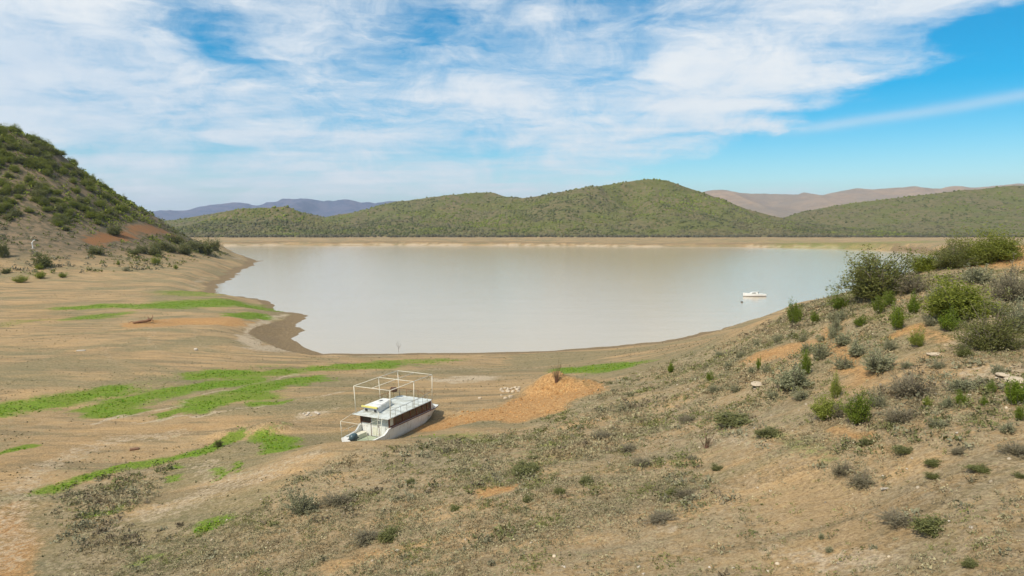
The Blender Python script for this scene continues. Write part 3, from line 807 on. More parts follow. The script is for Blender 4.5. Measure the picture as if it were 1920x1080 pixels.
def hill(key, Yr, ridge, front, back, mat, base, seed, gully, nx_, ny_, name='hill', scrub=0, label=None):
    rx = np.array([q[0] for q in ridge]); rz = np.array([q[1] for q in ridge])
    xs = np.linspace(rx[0], rx[-1], nx_)
    tt = np.concatenate([np.linspace(-back, 0, max(6, ny_//4)), np.linspace(0, front, ny_)[1:]])
    X, T = np.meshgrid(xs, tt)
    span = rx[-1]-rx[0]
    def surf(X, T):
        skew = X+0.16*T*fbm(X/(front*0.9), X*0, seed+3, 2)
        Z = np.interp(skew, rx, rz)
        Z = np.interp(X, rx, rz)*(1-sstep(0, front*0.35, T))+Z*sstep(0, front*0.35, T)
        f = np.where(T >= 0, np.clip(1-T/front, 0, 1)**1.25, np.clip(1+T/back, 0, 1))
        rel = np.maximum(Z-base, 0)
        tn = np.clip(T/front, 0, 1)
        gl_ = np.abs(fbm(X/(front*0.33)+0.4*T/front, T/(front*1.1), seed, 4))
        g = gully*(gl_-0.42)*np.sin(np.pi*np.sqrt(tn))*1.3
        small = 0.05*fbm(X/(front*0.05), T/(front*0.05), seed+9, 3)*np.sin(np.pi*np.sqrt(np.clip(tn*0.97+0.03, 0, 1)))
        return base+rel*np.clip(f+g*(0.35+0.65*f)+small, -0.02, 1.0)-(tn >= 1)*3-np.where(np.interp(X, rx, rz) < base+1, 3, 0)
    if name == 'mountain':
        rz = np.array([np.interp(q, rx, rz) for q in xs])+60*(np.abs(fbm(xs/420, xs*0, seed+5, 5))*-1+0.25)*(rx[-1]-rx[0])/12000
        rx = xs
    Z = surf(X, T)
    V = np.stack([X, Yr-T, Z], -1).reshape(-1, 3)
    i = np.arange(X.size).reshape(X.shape)
    q = np.stack([i[:-1, :-1], i[1:, :-1], i[1:, 1:], i[:-1, 1:]], -1).reshape(-1, 4)
    o = link(name, mesh_np(name, V, q, M[mat], True))
    o['kind'] = 'structure'
    if scrub:
        rg = np.random.default_rng(seed)
        px = rg.uniform(rx[0], rx[-1], scrub)
        pt = front*rg.uniform(-0.02, 0.97, scrub)
        keep = fbm(px/40, pt/40, seed+20, 3)+fbm(px/9, pt/9, seed+21, 2)*0.6 > -0.45
        px, pt = px[keep], pt[keep]
        pz = surf(px, pt)
        ok = pz > base+1.0
        px, pt, pz = px[ok], pt[ok], pz[ok]
        n = len(px)
        hgt = (pz-base)/max(1, rz.max()-base)
        yel = sstep(-0.35, 0.35, fbm(px/70, pt/70, seed+22, 3)+0.55*(hgt-0.45))
        c1 = np.array((0.080, 0.084, 0.030)); c2 = np.array((0.125, 0.142, 0.024)); c3 = np.array((0.135, 0.112, 0.066))
        gr = sstep(0.0, 0.5, fbm(px/50, pt/50, seed+23, 3)-0.5*(hgt-0.4))
        tn = c1*(1-yel)[:, None]+c2*yel[:, None]
        tn = tn*(1-0.6*gr)[:, None]+c3*(0.6*gr)[:, None]
        tn *= rg.uniform(0.72, 1.22, n)[:, None]
        R = 0.8+2.3*rg.uniform(0, 1, n)**2
        me = dome_scatter(np.stack([px, Yr-pt, pz], -1), R, R*rg.uniform(0.8, 1.3, n), tn, seed, 'hillside_scrub')
        s = link('hillside_scrub', me)
        s['kind'] = 'stuff'
        tag(s, label, 'scrub')
    return o
h = HILLS
hill('main', *h['main'], 500, 350, 'hill', 8, 11, 0.62, 260, 130, scrub=15000, label='dense olive scrub covering the tall rounded hill beyond the lake')
hill('shoulder', *h['shoulder'], 480, 300, 'hill', 8, 23, 0.35, 160, 70, scrub=4500, label='darker scrub on the shoulder behind the tall rounded hill')
hill('small', *h['small'], 320, 260, 'hill', 7, 37, 0.65, 130, 80, scrub=5500, label='scrub on the low twin topped hill beyond the inlet')
hill('leftback', *h['leftback'], 450, 300, 'hill', 8, 41, 0.3, 100, 40, scrub=2500, label='scrub on the flat ridge below the blue mountains')
hill('right', *h['right'], 700, 400, 'hill', 8, 53, 0.42, 240, 110, scrub=11000, label='grey green scrub on the long hill rising beside the pink mountains')
m_ = MOUNT
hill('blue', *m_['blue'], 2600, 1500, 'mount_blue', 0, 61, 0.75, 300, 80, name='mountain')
hill('pink', *m_['pink'], 2600, 1500, 'mount_pink', 0, 71, 0.6, 300, 80, name='mountain')

# thicket along the foot of the hills across the lake
rg = np.random.default_rng(77)
n = 2600
px = rg.uniform(-480, 820, n)
py = 945+np.abs(rg.normal(0, 16, n))+6*fbm(px/60, px*0, 8, 3)
dens = sstep(-0.3, 0.3, fbm(px/35, px*0+3, 9, 3)+0.55*sstep(0, 250, px)-0.15)
k = rg.uniform(0, 1, n) < 0.25+0.75*dens
px, py = px[k], py[k]
pz = height(px, py)
n = len(px)
tn = np.array((0.075, 0.068, 0.042))[None]*rg.uniform(0.6, 1.35, n)[:, None]
R = rg.uniform(1.3, 2.8, n)
o = link('shore_thicket', dome_scatter(np.stack([px, py, pz], -1), R, R*rg.uniform(0.9, 1.5, n), tn, 5, 'shore_thicket'))
o['kind'] = 'stuff'
tag(o, 'dark band of thorn thicket at the foot of the hills across the water', 'thicket')

# ------------------------------------------------------------------ shrubs
SHRUBS = [(30.0, 55.78, 5.75, 3.92, 'thorn', 'large feathery dark olive thorn bush on the brow against the water'),
 (31.32, 53.08, 2.49, 1.49, 'twig', 'grey twiggy shrub touching the big feathery thorn bush'),
 (29.25, 44.67, 4.12, 2.3, 'round', 'broad round yellow green bush with dark shade below on the slope'),
 (36.8, 60.6, 2.46, 1.7, 'round', 'olive green bush just behind the big thorn bush'),
 (37.35, 57.88, 3.17, 2.17, 'thorn', 'dark green bush in the thicket on top of the slope'),
 (38.91, 57.46, 2.87, 2.33, 'round', 'mid green bush in the middle of the hilltop thicket'),
 (40.91, 57.41, 3.32, 2.33, 'round', 'bright green tall bush beside the bare orange track'),
 (26.84, 38.06, 2.85, 2.38, 'thorn', 'tall loose olive bush with bare lower stems, below the round bush'),
 (34.33, 46.86, 2.93, 2.2, 'twig', 'wide grey green twiggy shrub beneath the bare orange track'),
 (30.09, 40.08, 1.88, 1.88, 'grey', 'grey shrub beside the tall loose olive bush'),
 (35.49, 52.05, 2.44, 1.46, 'grey', 'grey green shrub below the hilltop thicket'),
 (25.36, 60.74, 1.71, 1.8, 'upright', 'bright green upright bush on the brow by dead twigs'),
 (25.48, 57.03, 1.07, 0.89, 'upright', 'small bright green bush beside a bright green upright one on the brow'),
 (27.71, 57.57, 1.8, 1.17, 'upright', 'low spreading green bush at the foot of the feathery thorn bush'),
 (27.65, 51.08, 1.28, 1.28, 'upright', 'teardrop shaped green bush in front of the feathery thorn bush'),
 (29.06, 52.21, 1.22, 0.98, 'upright', 'green bush tucked behind the teardrop shaped one'),
 (28.39, 47.98, 1.12, 1.12, 'upright', 'green bush left standing between thorn bush and round bush'),
 (26.09, 45.89, 1.29, 1.43, 'upright', 'bright lime green bush with separate upright shoots on orange soil'),
 (25.7, 50.01, 1.02, 0.7, 'upright', None),
 (27.25, 42.24, 1.39, 1.12, 'upright', 'green bush directly below the round yellow green bush'),
 (24.81, 41.31, 1.16, 0.97, 'lime', 'pale yellow green bush on the open slope'),
 (25.16, 37.5, 0.76, 0.59, 'dark', 'small very dark green bush on pale soil'),
 (26.29, 54.54, 1.79, 1.02, 'grey', None),
 (24.88, 51.89, 1.46, 0.89, 'grey', None),
 (23.81, 50.11, 1.02, 0.94, 'grey', None),
 (23.27, 47.49, 1.48, 1.04, 'grey', None),
 (22.62, 44.25, 1.66, 0.97, 'grey', None),
 (21.58, 39.57, 2.29, 1.36, 'grey', 'widest silvery grey green shrub in the midst of the slope'),
 (23.76, 42.45, 0.99, 0.86, 'grey', None),
 (20.98, 42.56, 1.46, 0.86, 'grey', None),
 (21.28, 46.34, 1.38, 1.3, 'grey', None),
 (21.47, 49.18, 1.0, 0.85, 'grey', None),
 (18.12, 43.28, 2.98, 1.49, 'grey', 'broad silvery shrub with a green shoot rising from it'),
 (19.33, 44.31, 0.97, 1.45, 'upright', 'tall green shoot rising out of a broad silvery shrub'),
 (18.56, 48.97, 0.69, 0.69, 'grey', None),
 (18.49, 50.49, 0.43, 0.87, 'upright', 'thin upright green sprig on the edge of orange soil'),
 (20.34, 34.28, 2.3, 1.29, 'twig', 'broad purplish grey dry shrub with dark heart'),
 (16.65, 35.67, 1.73, 1.23, 'lime', 'bright lime bush casting dark shade on its left'),
 (18.55, 38.48, 0.9, 1.2, 'lime', 'upright lime bush behind the group of green bushes'),
 (17.29, 33.42, 1.57, 1.41, 'upright', 'dense vivid green bush at the front of the slope group'),
 (17.26, 35.14, 0.82, 1.1, 'twig', 'pale dry twiggy shrub between two green bushes'),
 (18.62, 34.13, 0.96, 0.75, 'grey', None),
 (18.59, 31.91, 1.55, 1.05, 'twig', 'grey dry shrub trailing away from the vivid green bush'),
 (19.96, 32.21, 0.6, 0.45, 'lime', None),
 (20.51, 31.55, 0.69, 0.49, 'grey', None),
 (20.95, 31.29, 0.68, 0.59, 'upright', None),
 (22.78, 31.9, 0.6, 0.5, 'upright', None),
 (22.64, 30.1, 1.32, 1.03, 'upright', 'wide green bush beside pale rock slabs'),
 (22.34, 33.07, 1.6, 0.62, 'grey', None),
 (21.59, 30.63, 0.48, 0.34, 'upright', None),
 (21.47, 28.27, 0.62, 0.57, 'upright', None),
 (17.53, 40.64, 1.33, 0.64, 'grey', None),
 (15.82, 53.86, 0.63, 0.63, 'upright', None),
 (15.59, 66.19, 0.88, 0.88, 'upright', None),
 (4.51, 68.37, 1.92, 1.92, 'sprig', 'reddish twiggy sprig growing on top of the orange earth mound'),
 (11.17, 38.2, 1.49, 0.96, 'sprig', 'spiky pale tuft bush on bare pale ground'),
 (0.81, 40.49, 2.02, 0.82, 'dark', 'low dark olive shrub on the grey bank above the boat'),
 (-7.55, 34.48, 1.62, 0.97, 'twig', 'brown green shrub beside a bare orange patch'),
 (-6.41, 34.07, 1.06, 0.69, 'dark', 'small green shrub against a brown one'),
 (-12.62, 39.86, 1.93, 1.43, 'grey', 'pale green rounded shrub on the bank'),
 (-10.68, 40.37, 1.7, 1.2, 'twig', 'pale grey brittle shrub next to a pale green one'),
 (14.66, 29.51, 0.92, 1.01, 'twig', 'dry grey shrub on bare sand'),
 (14.99, 28.32, 1.24, 0.71, 'twig', None),
 (14.03, 23.77, 1.41, 0.67, 'twig', 'large charcoal grey shrub on sandy ground'),
 (14.32, 22.53, 1.13, 0.56, 'dark', 'dark shrub joined to the large charcoal grey one'),
 (6.79, 29.98, 1.41, 0.61, 'twig', None),
 (19.44, 25.59, 1.12, 0.76, 'twig', 'brown dry shrub among pale stones'),
 (18.21, 27.15, 0.72, 0.47, 'twig', None),
 (13.94, 41.08, 2.7, 0.77, 'dark', None),
 (14.26, 36.79, 1.44, 0.57, 'dark', None),
 (7.46, 37.93, 1.3, 0.77, 'twig', None),
 (6.28, 46.18, 1.44, 0.87, 'twig', None),
 (7.42, 42.13, 1.32, 0.72, 'twig', None),
 (8.46, 32.29, 1.01, 0.61, 'twig', None),
 (12.02, 45.63, 1.43, 0.78, 'twig', None),
 (11.66, 24.81, 0.27, 0.27, 'grey', None),
 (11.46, 23.72, 0.33, 0.26, 'grey', None),
 (8.08, 32.86, 0.77, 0.46, 'dark', None),
 (10.7, 34.59, 0.54, 0.38, 'dark', None),
 (4.1, 36.4, 0.85, 0.46, 'dark', None),
 (2.54, 35.0, 0.6, 0.55, 'dark', None),
 (0.84, 34.57, 0.54, 0.43, 'dark', None),
 (17.2, 27.13, 0.64, 0.3, 'dark', None),
 (17.87, 25.29, 0.87, 0.24, 'dark', None),
 (16.64, 26.2, 0.49, 0.29, 'dark', None),
 (18.36, 23.91, 0.37, 0.26, 'dark', None),
 (13.73, 19.62, 0.46, 0.31, 'dark', None),
 (17.28, 29.15, 1.0, 0.27, 'dark', None),
 (-24.78, 56.28, 0.53, 0.62, 'dark', 'tiny dark green bush on a grassy ridge beside the dirt track'),
 (-3.05, 35.99, 0.67, 0.34, 'dark', None),
 (-6.46, 42.29, 0.59, 0.4, 'dark', None),
 (1.4, 43.61, 0.61, 0.34, 'dark', None),
 (10.1, 37.04, 0.75, 0.29, 'twig', None),
 (18.03, 50.51, 0.79, 0.63, 'grey', None),
 (17.73, 55.24, 0.86, 0.6, 'grey', None),
 (19.54, 57.43, 0.99, 0.63, 'grey', None),
 (19.72, 63.9, 0.9, 0.6, 'grey', None),
 (15.31, 50.68, 1.19, 0.63, 'grey', None),
 (15.97, 47.83, 0.97, 0.6, 'grey', None),
 (16.85, 43.23, 1.01, 0.47, 'grey', None),
 (22.53, 57.05, 0.89, 0.62, 'grey', None),
 (22.96, 53.34, 0.83, 0.67, 'grey', None),
 (23.19, 50.63, 0.71, 0.55, 'grey', None),
 (21.66, 59.57, 0.93, 0.65, 'grey', None),
 (31.2, 49.96, 1.56, 1.01, 'grey', None),
 (27.32, 44.16, 1.03, 0.62, 'grey', None),
 (31.21, 43.59, 1.36, 1.02, 'grey', None),
 (23.52, 37.1, 0.75, 0.46, 'grey', None),
 (22.51, 38.38, 0.72, 0.48, 'grey', None),
 (24.72, 34.26, 0.7, 0.54, 'grey', None),
 (20.45, 27.52, 0.86, 0.43, 'grey', None),
 (19.08, 29.86, 0.84, 0.42, 'grey', None),
 (16.65, 31.06, 0.73, 0.29, 'dark', None)]
LEFTSHRUBS = [(-172.81, 251.63, 5.9, 4.32, 'dark', 'isolated round dark bush on the grassy flat below the white pipe'),
 (-192.78, 258.68, 4.04, 4.85, 'dark', None),
 (-174.24, 286.09, 6.71, 3.13, 'dark', None),
 (-165.81, 316.86, 7.43, 3.96, 'dark', None),
 (-170.27, 313.8, 5.88, 2.94, 'dark', None),
 (-166.21, 346.11, 7.57, 4.87, 'dark', None),
 (-168.61, 375.53, 8.8, 6.45, 'dark', None),
 (-174.43, 400.5, 6.26, 5.63, 'dark', None),
 (-172.32, 371.06, 6.96, 5.22, 'dark', None),
 (-169.67, 339.61, 6.37, 3.18, 'dark', None),
 (-174.26, 338.36, 7.93, 3.17, 'dark', None),
 (-169.9, 306.47, 5.27, 1.92, 'dark', None),
 (-180.67, 367.8, 8.62, 4.02, 'dark', None),
 (-191.68, 330.32, 6.19, 4.13, 'dark', None),
 (-148.63, 284.97, 4.9, 3.12, 'lime', None),
 (-156.0, 270.32, 2.11, 1.69, 'lime', None),
 (-161.67, 223.73, 5.24, 2.1, 'lime', None),
 (-162.17, 233.93, 4.75, 2.19, 'lime', None),
 (-156.85, 237.84, 3.72, 1.49, 'lime', None),
 (-136.83, 277.6, 2.17, 1.74, 'lime', None),
 (-171.89, 248.24, 3.88, 1.55, 'lime', None)]
def leaf_cloud(centres, dirs, sizes, rg, aspect=0.45):
    """one small quad per leaf"""
    n = len(centres)
    r = rg.normal(size=(n, 3))
    d = dirs+0.55*r
    d /= np.linalg.norm(d, axis=1)[:, None]+1e-9
    q = np.cross(d, rg.normal(size=(n, 3)))
    q /= np.linalg.norm(q, axis=1)[:, None]+1e-9
    s = sizes[:, None]
    V = np.stack([centres-d*s*0.5, centres+q*s*aspect*0.5, centres+d*s*0.5, centres-q*s*aspect*0.5], 1)
    F = np.arange(n*4).reshape(n, 4)
    return V.reshape(-1, 3), F

def make_shrub(kind, seed):
    """unit shrub: width 1, height 1, base at origin; returns foliage mesh, stem mesh"""
    rg = np.random.default_rng(seed)
    spec = dict(thorn=(150, 90, 0.042, 0.40), round=(150, 90, 0.042, 0.62), upright=(100, 60, 0.055, 0.50), lime=(100, 60, 0.052, 0.48),
                grey=(210, 18, 0.070, 0.45), twig=(200, 16, 0.060, 0.36), dark=(110, 34, 0.085, 0.58), sprig=(26, 10, 0.10, 0.14))[kind]
    nb, nl, ls, asp = spec
    bm = bmesh.new()
    cs, ds, ss = [], [], []
    lob = rg.uniform(0, 6.28, 5)
    for b in range(nb):
        a = rg.uniform(0, 6.28)
        if kind in ('upright', 'lime'):
            e = math.radians(rg.uniform(28, 88))
        elif kind == 'sprig':
            e = math.radians(rg.uniform(35, 85))
        else:
            e = math.asin(rg.uniform(0.05, 0.99))
        lump = 1+0.30*math.sin(2*a+lob[0])+0.22*math.sin(3*a+lob[1])+0.16*math.sin(5*a+lob[2]+3*e)
        lump *= rg.uniform(0.55, 1.14)
        tip = np.array([math.cos(a)*math.cos(e)*0.46, math.sin(a)*math.cos(e)*0.46, 0.06+math.sin(e)*0.88])*lump
        root = np.array([rg.normal(0, 0.05), rg.normal(0, 0.05), -0.04])
        if kind in ('upright', 'lime'):
            root[:2] += tip[:2]*0.35
        sag = rg.uniform(0.02, 0.16) if kind in ('thorn', 'sprig') else rg.uniform(0, 0.08)
        mid = (root+tip)*0.5+np.array([0, 0, sag])+rg.normal(0, 0.025, 3)
        if kind in ('twig', 'sprig', 'thorn') or b % 3 == 0:
            tube(bm, [root, mid, tip*(0.98 if kind in ('twig', 'sprig') else 0.9)], 0.011 if kind != 'twig' else 0.007, 3, 0.003)
        t0 = 0.30 if kind in ('thorn', 'grey', 'upright', 'lime') else 0.45
        tt_ = t0+(1.02-t0)*rg.uniform(0, 1, nl)**0.7
        pnt = ((1-tt_)**2)[:, None]*root+(2*tt_*(1-tt_))[:, None]*mid+(tt_**2)[:, None]*tip
        spread = dict(thorn=0.045, round=0.075, upright=0.045, lime=0.045, grey=0.022, twig=0.03, dark=0.07, sprig=0.015)[kind]
        pnt = pnt+rg.normal(0, spread, (nl, 3))
        dr = (tip-root)/np.linalg.norm(tip-root)
        cs.append(pnt)
        ds.append(np.repeat(dr[None], nl, 0)*(1.0 if kind != 'round' else 0.3))
        ss.append(ls*rg.uniform(0.6, 1.35, nl))
    cs = np.concatenate(cs); ds = np.concatenate(ds); ss = np.concatenate(ss)
    cs[:, 2] = np.maximum(cs[:, 2], 0.015)
    V, F = leaf_cloud(cs, ds, ss, rg, asp)
    fm = mesh_np(kind+'_foliage', V, F, M['dark_leaf'] if kind == 'dark' else M[kind])
    sme = bpy.data.meshes.new(kind+'_stems')
    bm.to_mesh(sme)
    bm.free()
    sme.materials.append(M['stem_red'] if kind == 'sprig' else M['stem'])
    return fm, sme
KINDS = ('thorn', 'round', 'upright', 'lime', 'grey', 'twig', 'dark', 'sprig')
PROTO = {k: [make_shrub(k, 100+7*i+j*31) for j in range(3)] for i, k in enumerate(KINDS)}
GENERIC = dict(upright=('small bright green leafy bush growing on the scrubby bank', 'small green bushes on the bank'),
               grey=('rounded silvery grey green shrub on the scrubby bank', 'silvery shrubs on the bank'),
               twig=('low dry brownish grey twiggy shrub on the bank', 'dry shrubs on the bank'),
               dark=('low dark olive green shrub patch on the bank', 'dark low shrubs on the bank'),
               lime=('small yellow green bush on the upper bank', 'yellow green bushes on the bank'))
GROUPS = dict(thorn='large bushes on the bank', round='large bushes on the bank', upright='green bushes on the bank', lime='green bushes on the bank',
              grey='grey shrubs on the bank', twig='dry shrubs on the bank with a look of their own', dark='dark shrubs with a look of their own', sprig='twiggy sprigs')
PLAIN = dict(thorn='thorn_bush', round='leafy_bush', upright='green_bush', lime='green_bush', grey='grey_shrub', twig='dry_shrub', dark='dark_shrub', sprig='twiggy_sprig')
rnd = random.Random(5)
for i, (x, y, wd, hh, kind, label) in enumerate(SHRUBS):
    fm, sme = PROTO[kind][i % 3]
    z = ht(x, y)
    r = bpy.data.objects.new(PLAIN[kind], None)
    COL.objects.link(r)
    r.empty_display_size = 0.3
    r.location = (x, y, z-0.02)
    r.rotation_euler = (0, 0, rnd.uniform(0, 6.28))
    low = 0.62 if kind in ('twig', 'dark') and y < 56 and x < 22 and not (label and 'purplish' in label) else 1.0
    r.scale = (wd*1.06/low**0.3, wd*rnd.uniform(0.85, 1.1)/low**0.3, hh*low)
    link('foliage', fm, r)
    link('stems', sme, r)
    if label:
        tag(r, label, 'bush' if kind in ('thorn', 'round', 'upright', 'lime') else 'shrub', GROUPS[kind])
    else:
        near_ = sorted((math.hypot(q[0]-x, q[1]-y), q[5]) for q in SHRUBS if q[5])[0]
        lab = GENERIC[kind][0]
        if near_[0] < 4.5:
            short = near_[1]
            for w_ in (' on ', ' in ', ' with ', ' at ', ' beside ', ' next ', ' between ', ' from ', ' just ', ' behind ', ' below ', ' against ', ' casting ', ' among ', ' trailing ', ' touching ', ' directly ', ' left ', ' tucked ', ' rising ', ' joined ', ' growing ', ',', ' beneath '):
                short = short.split(w_)[0]
            lab = dict(upright='small bright green leafy bush', grey='rounded silvery grey shrub', twig='low dry twiggy shrub', dark='low dark olive shrub', lime='small yellow green bush')[kind]+' near the '+short
        tag(r, lab, 'bush' if kind in ('upright', 'lime') else 'shrub', GENERIC[kind][1])

# shrubs of the steep hill across the flat: the 300 that show largest are things, the rest is one mass
for i, (x, y, wd, hh, kind, label) in enumerate(LEFTSHRUBS):
    o = link('dark_shrub' if kind == 'dark' else 'green_bush', PROTO[kind][i % 3][0], None, (x, y, ht(x, y)-0.05))
    o.rotation_euler = (0, 0, rnd.uniform(0, 6.28))
    o.scale = (wd*1.1, wd, hh*1.1)
    if label:
        tag(o, label, 'shrub')
    elif kind == 'dark':
        tag(o, 'dark rounded shrub at the foot of the steep hill', 'shrub', 'dark shrubs at the foot of the steep hill')
    else:
        tag(o, 'low yellow green tussock bush on the flat below the steep hill', 'bush', 'yellow green bushes below the steep hill')
rg = np.random.default_rng(12)
n = 26000
hx = rg.uniform(-420, -120, n); hy = rg.uniform(225, 440, n)
ok = np.abs(hx/hy) < 0.80
hx, hy = hx[ok], hy[ok]
hz = height(hx, hy)
cl = fbm(hx/16, hy/16, 66, 3)
up_ = sstep(12, 34, hz)
# only slopes that rise out of the flat; thinner low down; none on the bare earth scar
orange_here = strokes(ORANGE, hx, hy)
ok = (hz > 5) & (rg.uniform(0, 1, len(hx)) < (0.34+0.33*sstep(9, 15, hz)*sstep(300, 350, hy)+0.50*up_)*(0.35+0.9*sstep(-0.25, 0.3, cl))) & (orange_here < 0.3)
hx, hy, hz, cl, up_ = hx[ok], hy[ok], hz[ok], cl[ok], up_[ok]
size = (1.3+3.4*rg.uniform(0, 1, len(hx))**2)*(0.7+0.4*up_)
hk = fbm(hx/22, hy/22, 68, 3)+0.9*(up_-0.45)+rg.normal(0, 0.28, len(hx))
order = np.argsort(-size/hy)
big = order[:300-len(LEFTSHRUBS)]
small = order[300-len(LEFTSHRUBS):]
HL = {'round': ('yellow green leafy bush on the upper part of the steep hillside', 'yellow green bushes on the steep hillside'),
      'dark': ('dark olive bush on the steep hillside above the flat', 'dark bushes on the steep hillside'),
      'grey': ('grey green rounded shrub on the lower part of the steep hillside', 'grey shrubs on the steep hillside')}
for i in big:
    kind = 'round' if hk[i] > 0.25 else ('dark' if hk[i] > -0.45 else 'grey')
    o = link('hillside_bush', PROTO[kind][i % 3][0], None, (hx[i], hy[i], hz[i]-0.15))
    o.rotation_euler = (0, 0, rg.uniform(0, 6.28))
    o.scale = (size[i], size[i]*rg.uniform(0.8, 1.15), size[i]*rg.uniform(0.5, 0.75))
    where = 'high up near the crest of the steep hill' if hz[i] > 46 else ('on the steep slope just above the orange earth scar' if abs(hx[i]+175) < 32 and hz[i] > 12 else
             ('midway up the steep hillside' if hz[i] > 22 else 'low on the steep hillside near the white pipe'))
    lab = dict(round='yellow green leafy bush ', dark='dark olive bush ', grey='grey green rounded shrub ')[kind]+where
    tag(o, lab, 'bush', HL[kind][1])
def clump_mesh(name, P, S, tints, seed, nl=34):
    rg = np.random.default_rng(seed)
    n = len(P)
    a = rg.uniform(0, 6.28, (n, nl)); e = np.arcsin(rg.uniform(0.02, 1, (n, nl))); rr = rg.uniform(0.55, 1.05, (n, nl))
    c = np.stack([np.cos(a)*np.cos(e)*rr*0.5, np.sin(a)*np.cos(e)*rr*0.5, np.sin(e)*rr*0.6], -1)
    C = P[:, None]+c*S[:, None, None]
    V, F = leaf_cloud(C.reshape(-1, 3), c.reshape(-1, 3), np.repeat(S*0.30, nl)*rg.uniform(0.6, 1.3, n*nl), rg, 0.7)
    tn = np.repeat(np.concatenate([tints, np.ones((n, 1))], -1), nl*4, 0)
    return mesh_np(name, V, F, M['tuft'], False, tn)
col_r = np.array((0.190, 0.215, 0.026)); col_d = np.array((0.135, 0.145, 0.040)); col_g = np.array((0.200, 0.185, 0.120))
ks = hk[small]
tn = np.where((ks > 0.25)[:, None], col_r, np.where((ks > -0.45)[:, None], col_d, col_g))*rg.uniform(0.7, 1.25, len(small))[:, None]
o = link('hillside_scrub', clump_mesh('hillside_scrub', np.stack([hx, hy, hz], -1)[small], size[small]*0.8, tn, 3, 18))
o['kind'] = 'stuff'
tag(o, 'mixed small scrub filling the steep hillside above the flat', 'scrub')

# ------------------------------------------------------------------ ground cover: tufts and short grass
def tufts(name, x, y, hgt, tints, seed, blades=9, spread=0.75, zoff=0.0, wid=0.26):
    rg = np.random.default_rng(seed)
    n = len(x)
    z = height(x, y)+zoff
    a = rg.uniform(0, 6.28, (n, blades))
    lean = rg.uniform(0.1, 1.0, (n, blades))*spread
    hh = hgt[:, None]*rg.uniform(0.45, 1.1, (n, blades))
    b0 = hgt[:, None]*0.35*rg.uniform(0, 1, (n, blades))
    ca_, sa_ = np.cos(a), np.sin(a)
    base = np.stack([x[:, None]+ca_*b0, y[:, None]+sa_*b0, np.repeat(z[:, None], blades, 1)-0.02], -1)
    tip = base+np.stack([ca_*lean*hh, sa_*lean*hh, hh], -1)
    sd_ = np.stack([-sa_, ca_, 0*ca_], -1)*(hgt[:, None, None]*wid*rg.uniform(0.6, 1.3, (n, blades, 1)))
    V = np.stack([base-sd_, base+sd_, tip], 2).reshape(-1, 3)
    F = np.arange(len(V)).reshape(-1, 3)
    tn = np.repeat(np.concatenate([tints, np.ones((n, 1))], -1), blades*3, 0)
    return link(name, mesh_np(name, V, F, M['tuft'], False, tn))
def scatter(n, x0, x1, y0, y1, seed, power=1.0):
    rg = np.random.default_rng(seed)
    return rg.uniform(x0, x1, n), y0+(y1-y0)*rg.uniform(0, 1, n)**power, rg
x, y, rg = scatter(238000, -42, 66, 15, 105, 21, 1.25)
inb = inside(x, y, BANK) & (np.abs(x/np.maximum(y, 1)) < 0.95)
x, y = x[inb], y[inb]
den_ = (0.10+0.95*sstep(-0.35, 0.45, fbm(x/3.1, y/3.1, 201, 3)+0.7*fbm(x/11, y/11, 202, 2)))*(1-0.85*strokes(BARE, x, y))*(1-np.clip(strokes(ORANGE, x, y)*1.2, 0, 1))*(1-0.7*np.clip(strokes(PALE, x, y), 0, 1))
den_ *= 1-0.40*sstep(4, 26, x)*sstep(62, 40, y)*0.9
k = rg.uniform(0, 1, len(x)) < den_*1.15*sstep(-0.3, 2.6, seg_dist(x, y, BANK, True)+1.2*fbm(x/1.2, y/1.2, 207, 3))
x, y = x[k], y[k]
n = len(x)
hgt = rg.gamma(3.0, 0.040, n).clip(0.05, 0.36)
pick = 1.5*fbm(x/1.6, y/1.6, 203, 3)+rg.normal(0, 0.18, n)
hgt = np.where(rg.uniform(0, 1, n) < 0.05, hgt*1.9, hgt).clip(0.05, 0.42)
cg = np.array((0.255, 0.230, 0.125)); co = np.array((0.190, 0.190, 0.066)); cb_ = np.array((0.285, 0.222, 0.122)); cp = np.array((0.330, 0.285, 0.165))
tn = np.where((pick > 0.45)[:, None], co, np.where((pick > -0.1)[:, None], cg, np.where((pick > -0.5)[:, None], cp, cb_)))*rg.uniform(0.55, 1.25, n)[:, None]
def scrub_mat(name, x, y, hgt, tints, seed, nl, leaf):
    """low cushions of small leaves, one triangle per leaf"""
    rg = np.random.default_rng(seed)
    n = len(x)
    z = height(x, y)
    a = rg.uniform(0, 6.28, (n, nl)); e = np.arcsin(rg.uniform(0.0, 1, (n, nl))**0.8); rr = rg.uniform(0.35, 1.1, (n, nl))
    rad = hgt*rg.uniform(1.0, 2.6, n)
    c = np.stack([np.cos(a)*np.cos(e)*rr*rad[:, None], np.sin(a)*np.cos(e)*rr*rad[:, None]*0.9, np.sin(e)*rr*hgt[:, None]], -1)
    C = c+np.stack([x, y, z], -1)[:, None]
    C = C.reshape(-1, 3)
    m_ = len(C)
    d = rg.normal(size=(m_, 3))+np.array((0, 0, 0.5))
    d /= np.linalg.norm(d, axis=1)[:, None]
    q = np.cross(d, rg.normal(size=(m_, 3)))
    q /= np.linalg.norm(q, axis=1)[:, None]
    sz = (leaf*rg.uniform(0.6, 1.5, m_)*np.repeat(0.5+2.5*hgt, nl))[:, None]
    V = np.stack([C-q*sz*0.5, C+q*sz*0.5, C+d*sz*1.4], 1).reshape(-1, 3)
    tn_ = np.repeat(np.concatenate([tints, np.ones((n, 1))], -1), nl*3, 0)
    return link(name, mesh_np(name, V, np.arange(len(V)).reshape(-1, 3), M['tuft'], False, tn_))
near = y < 42
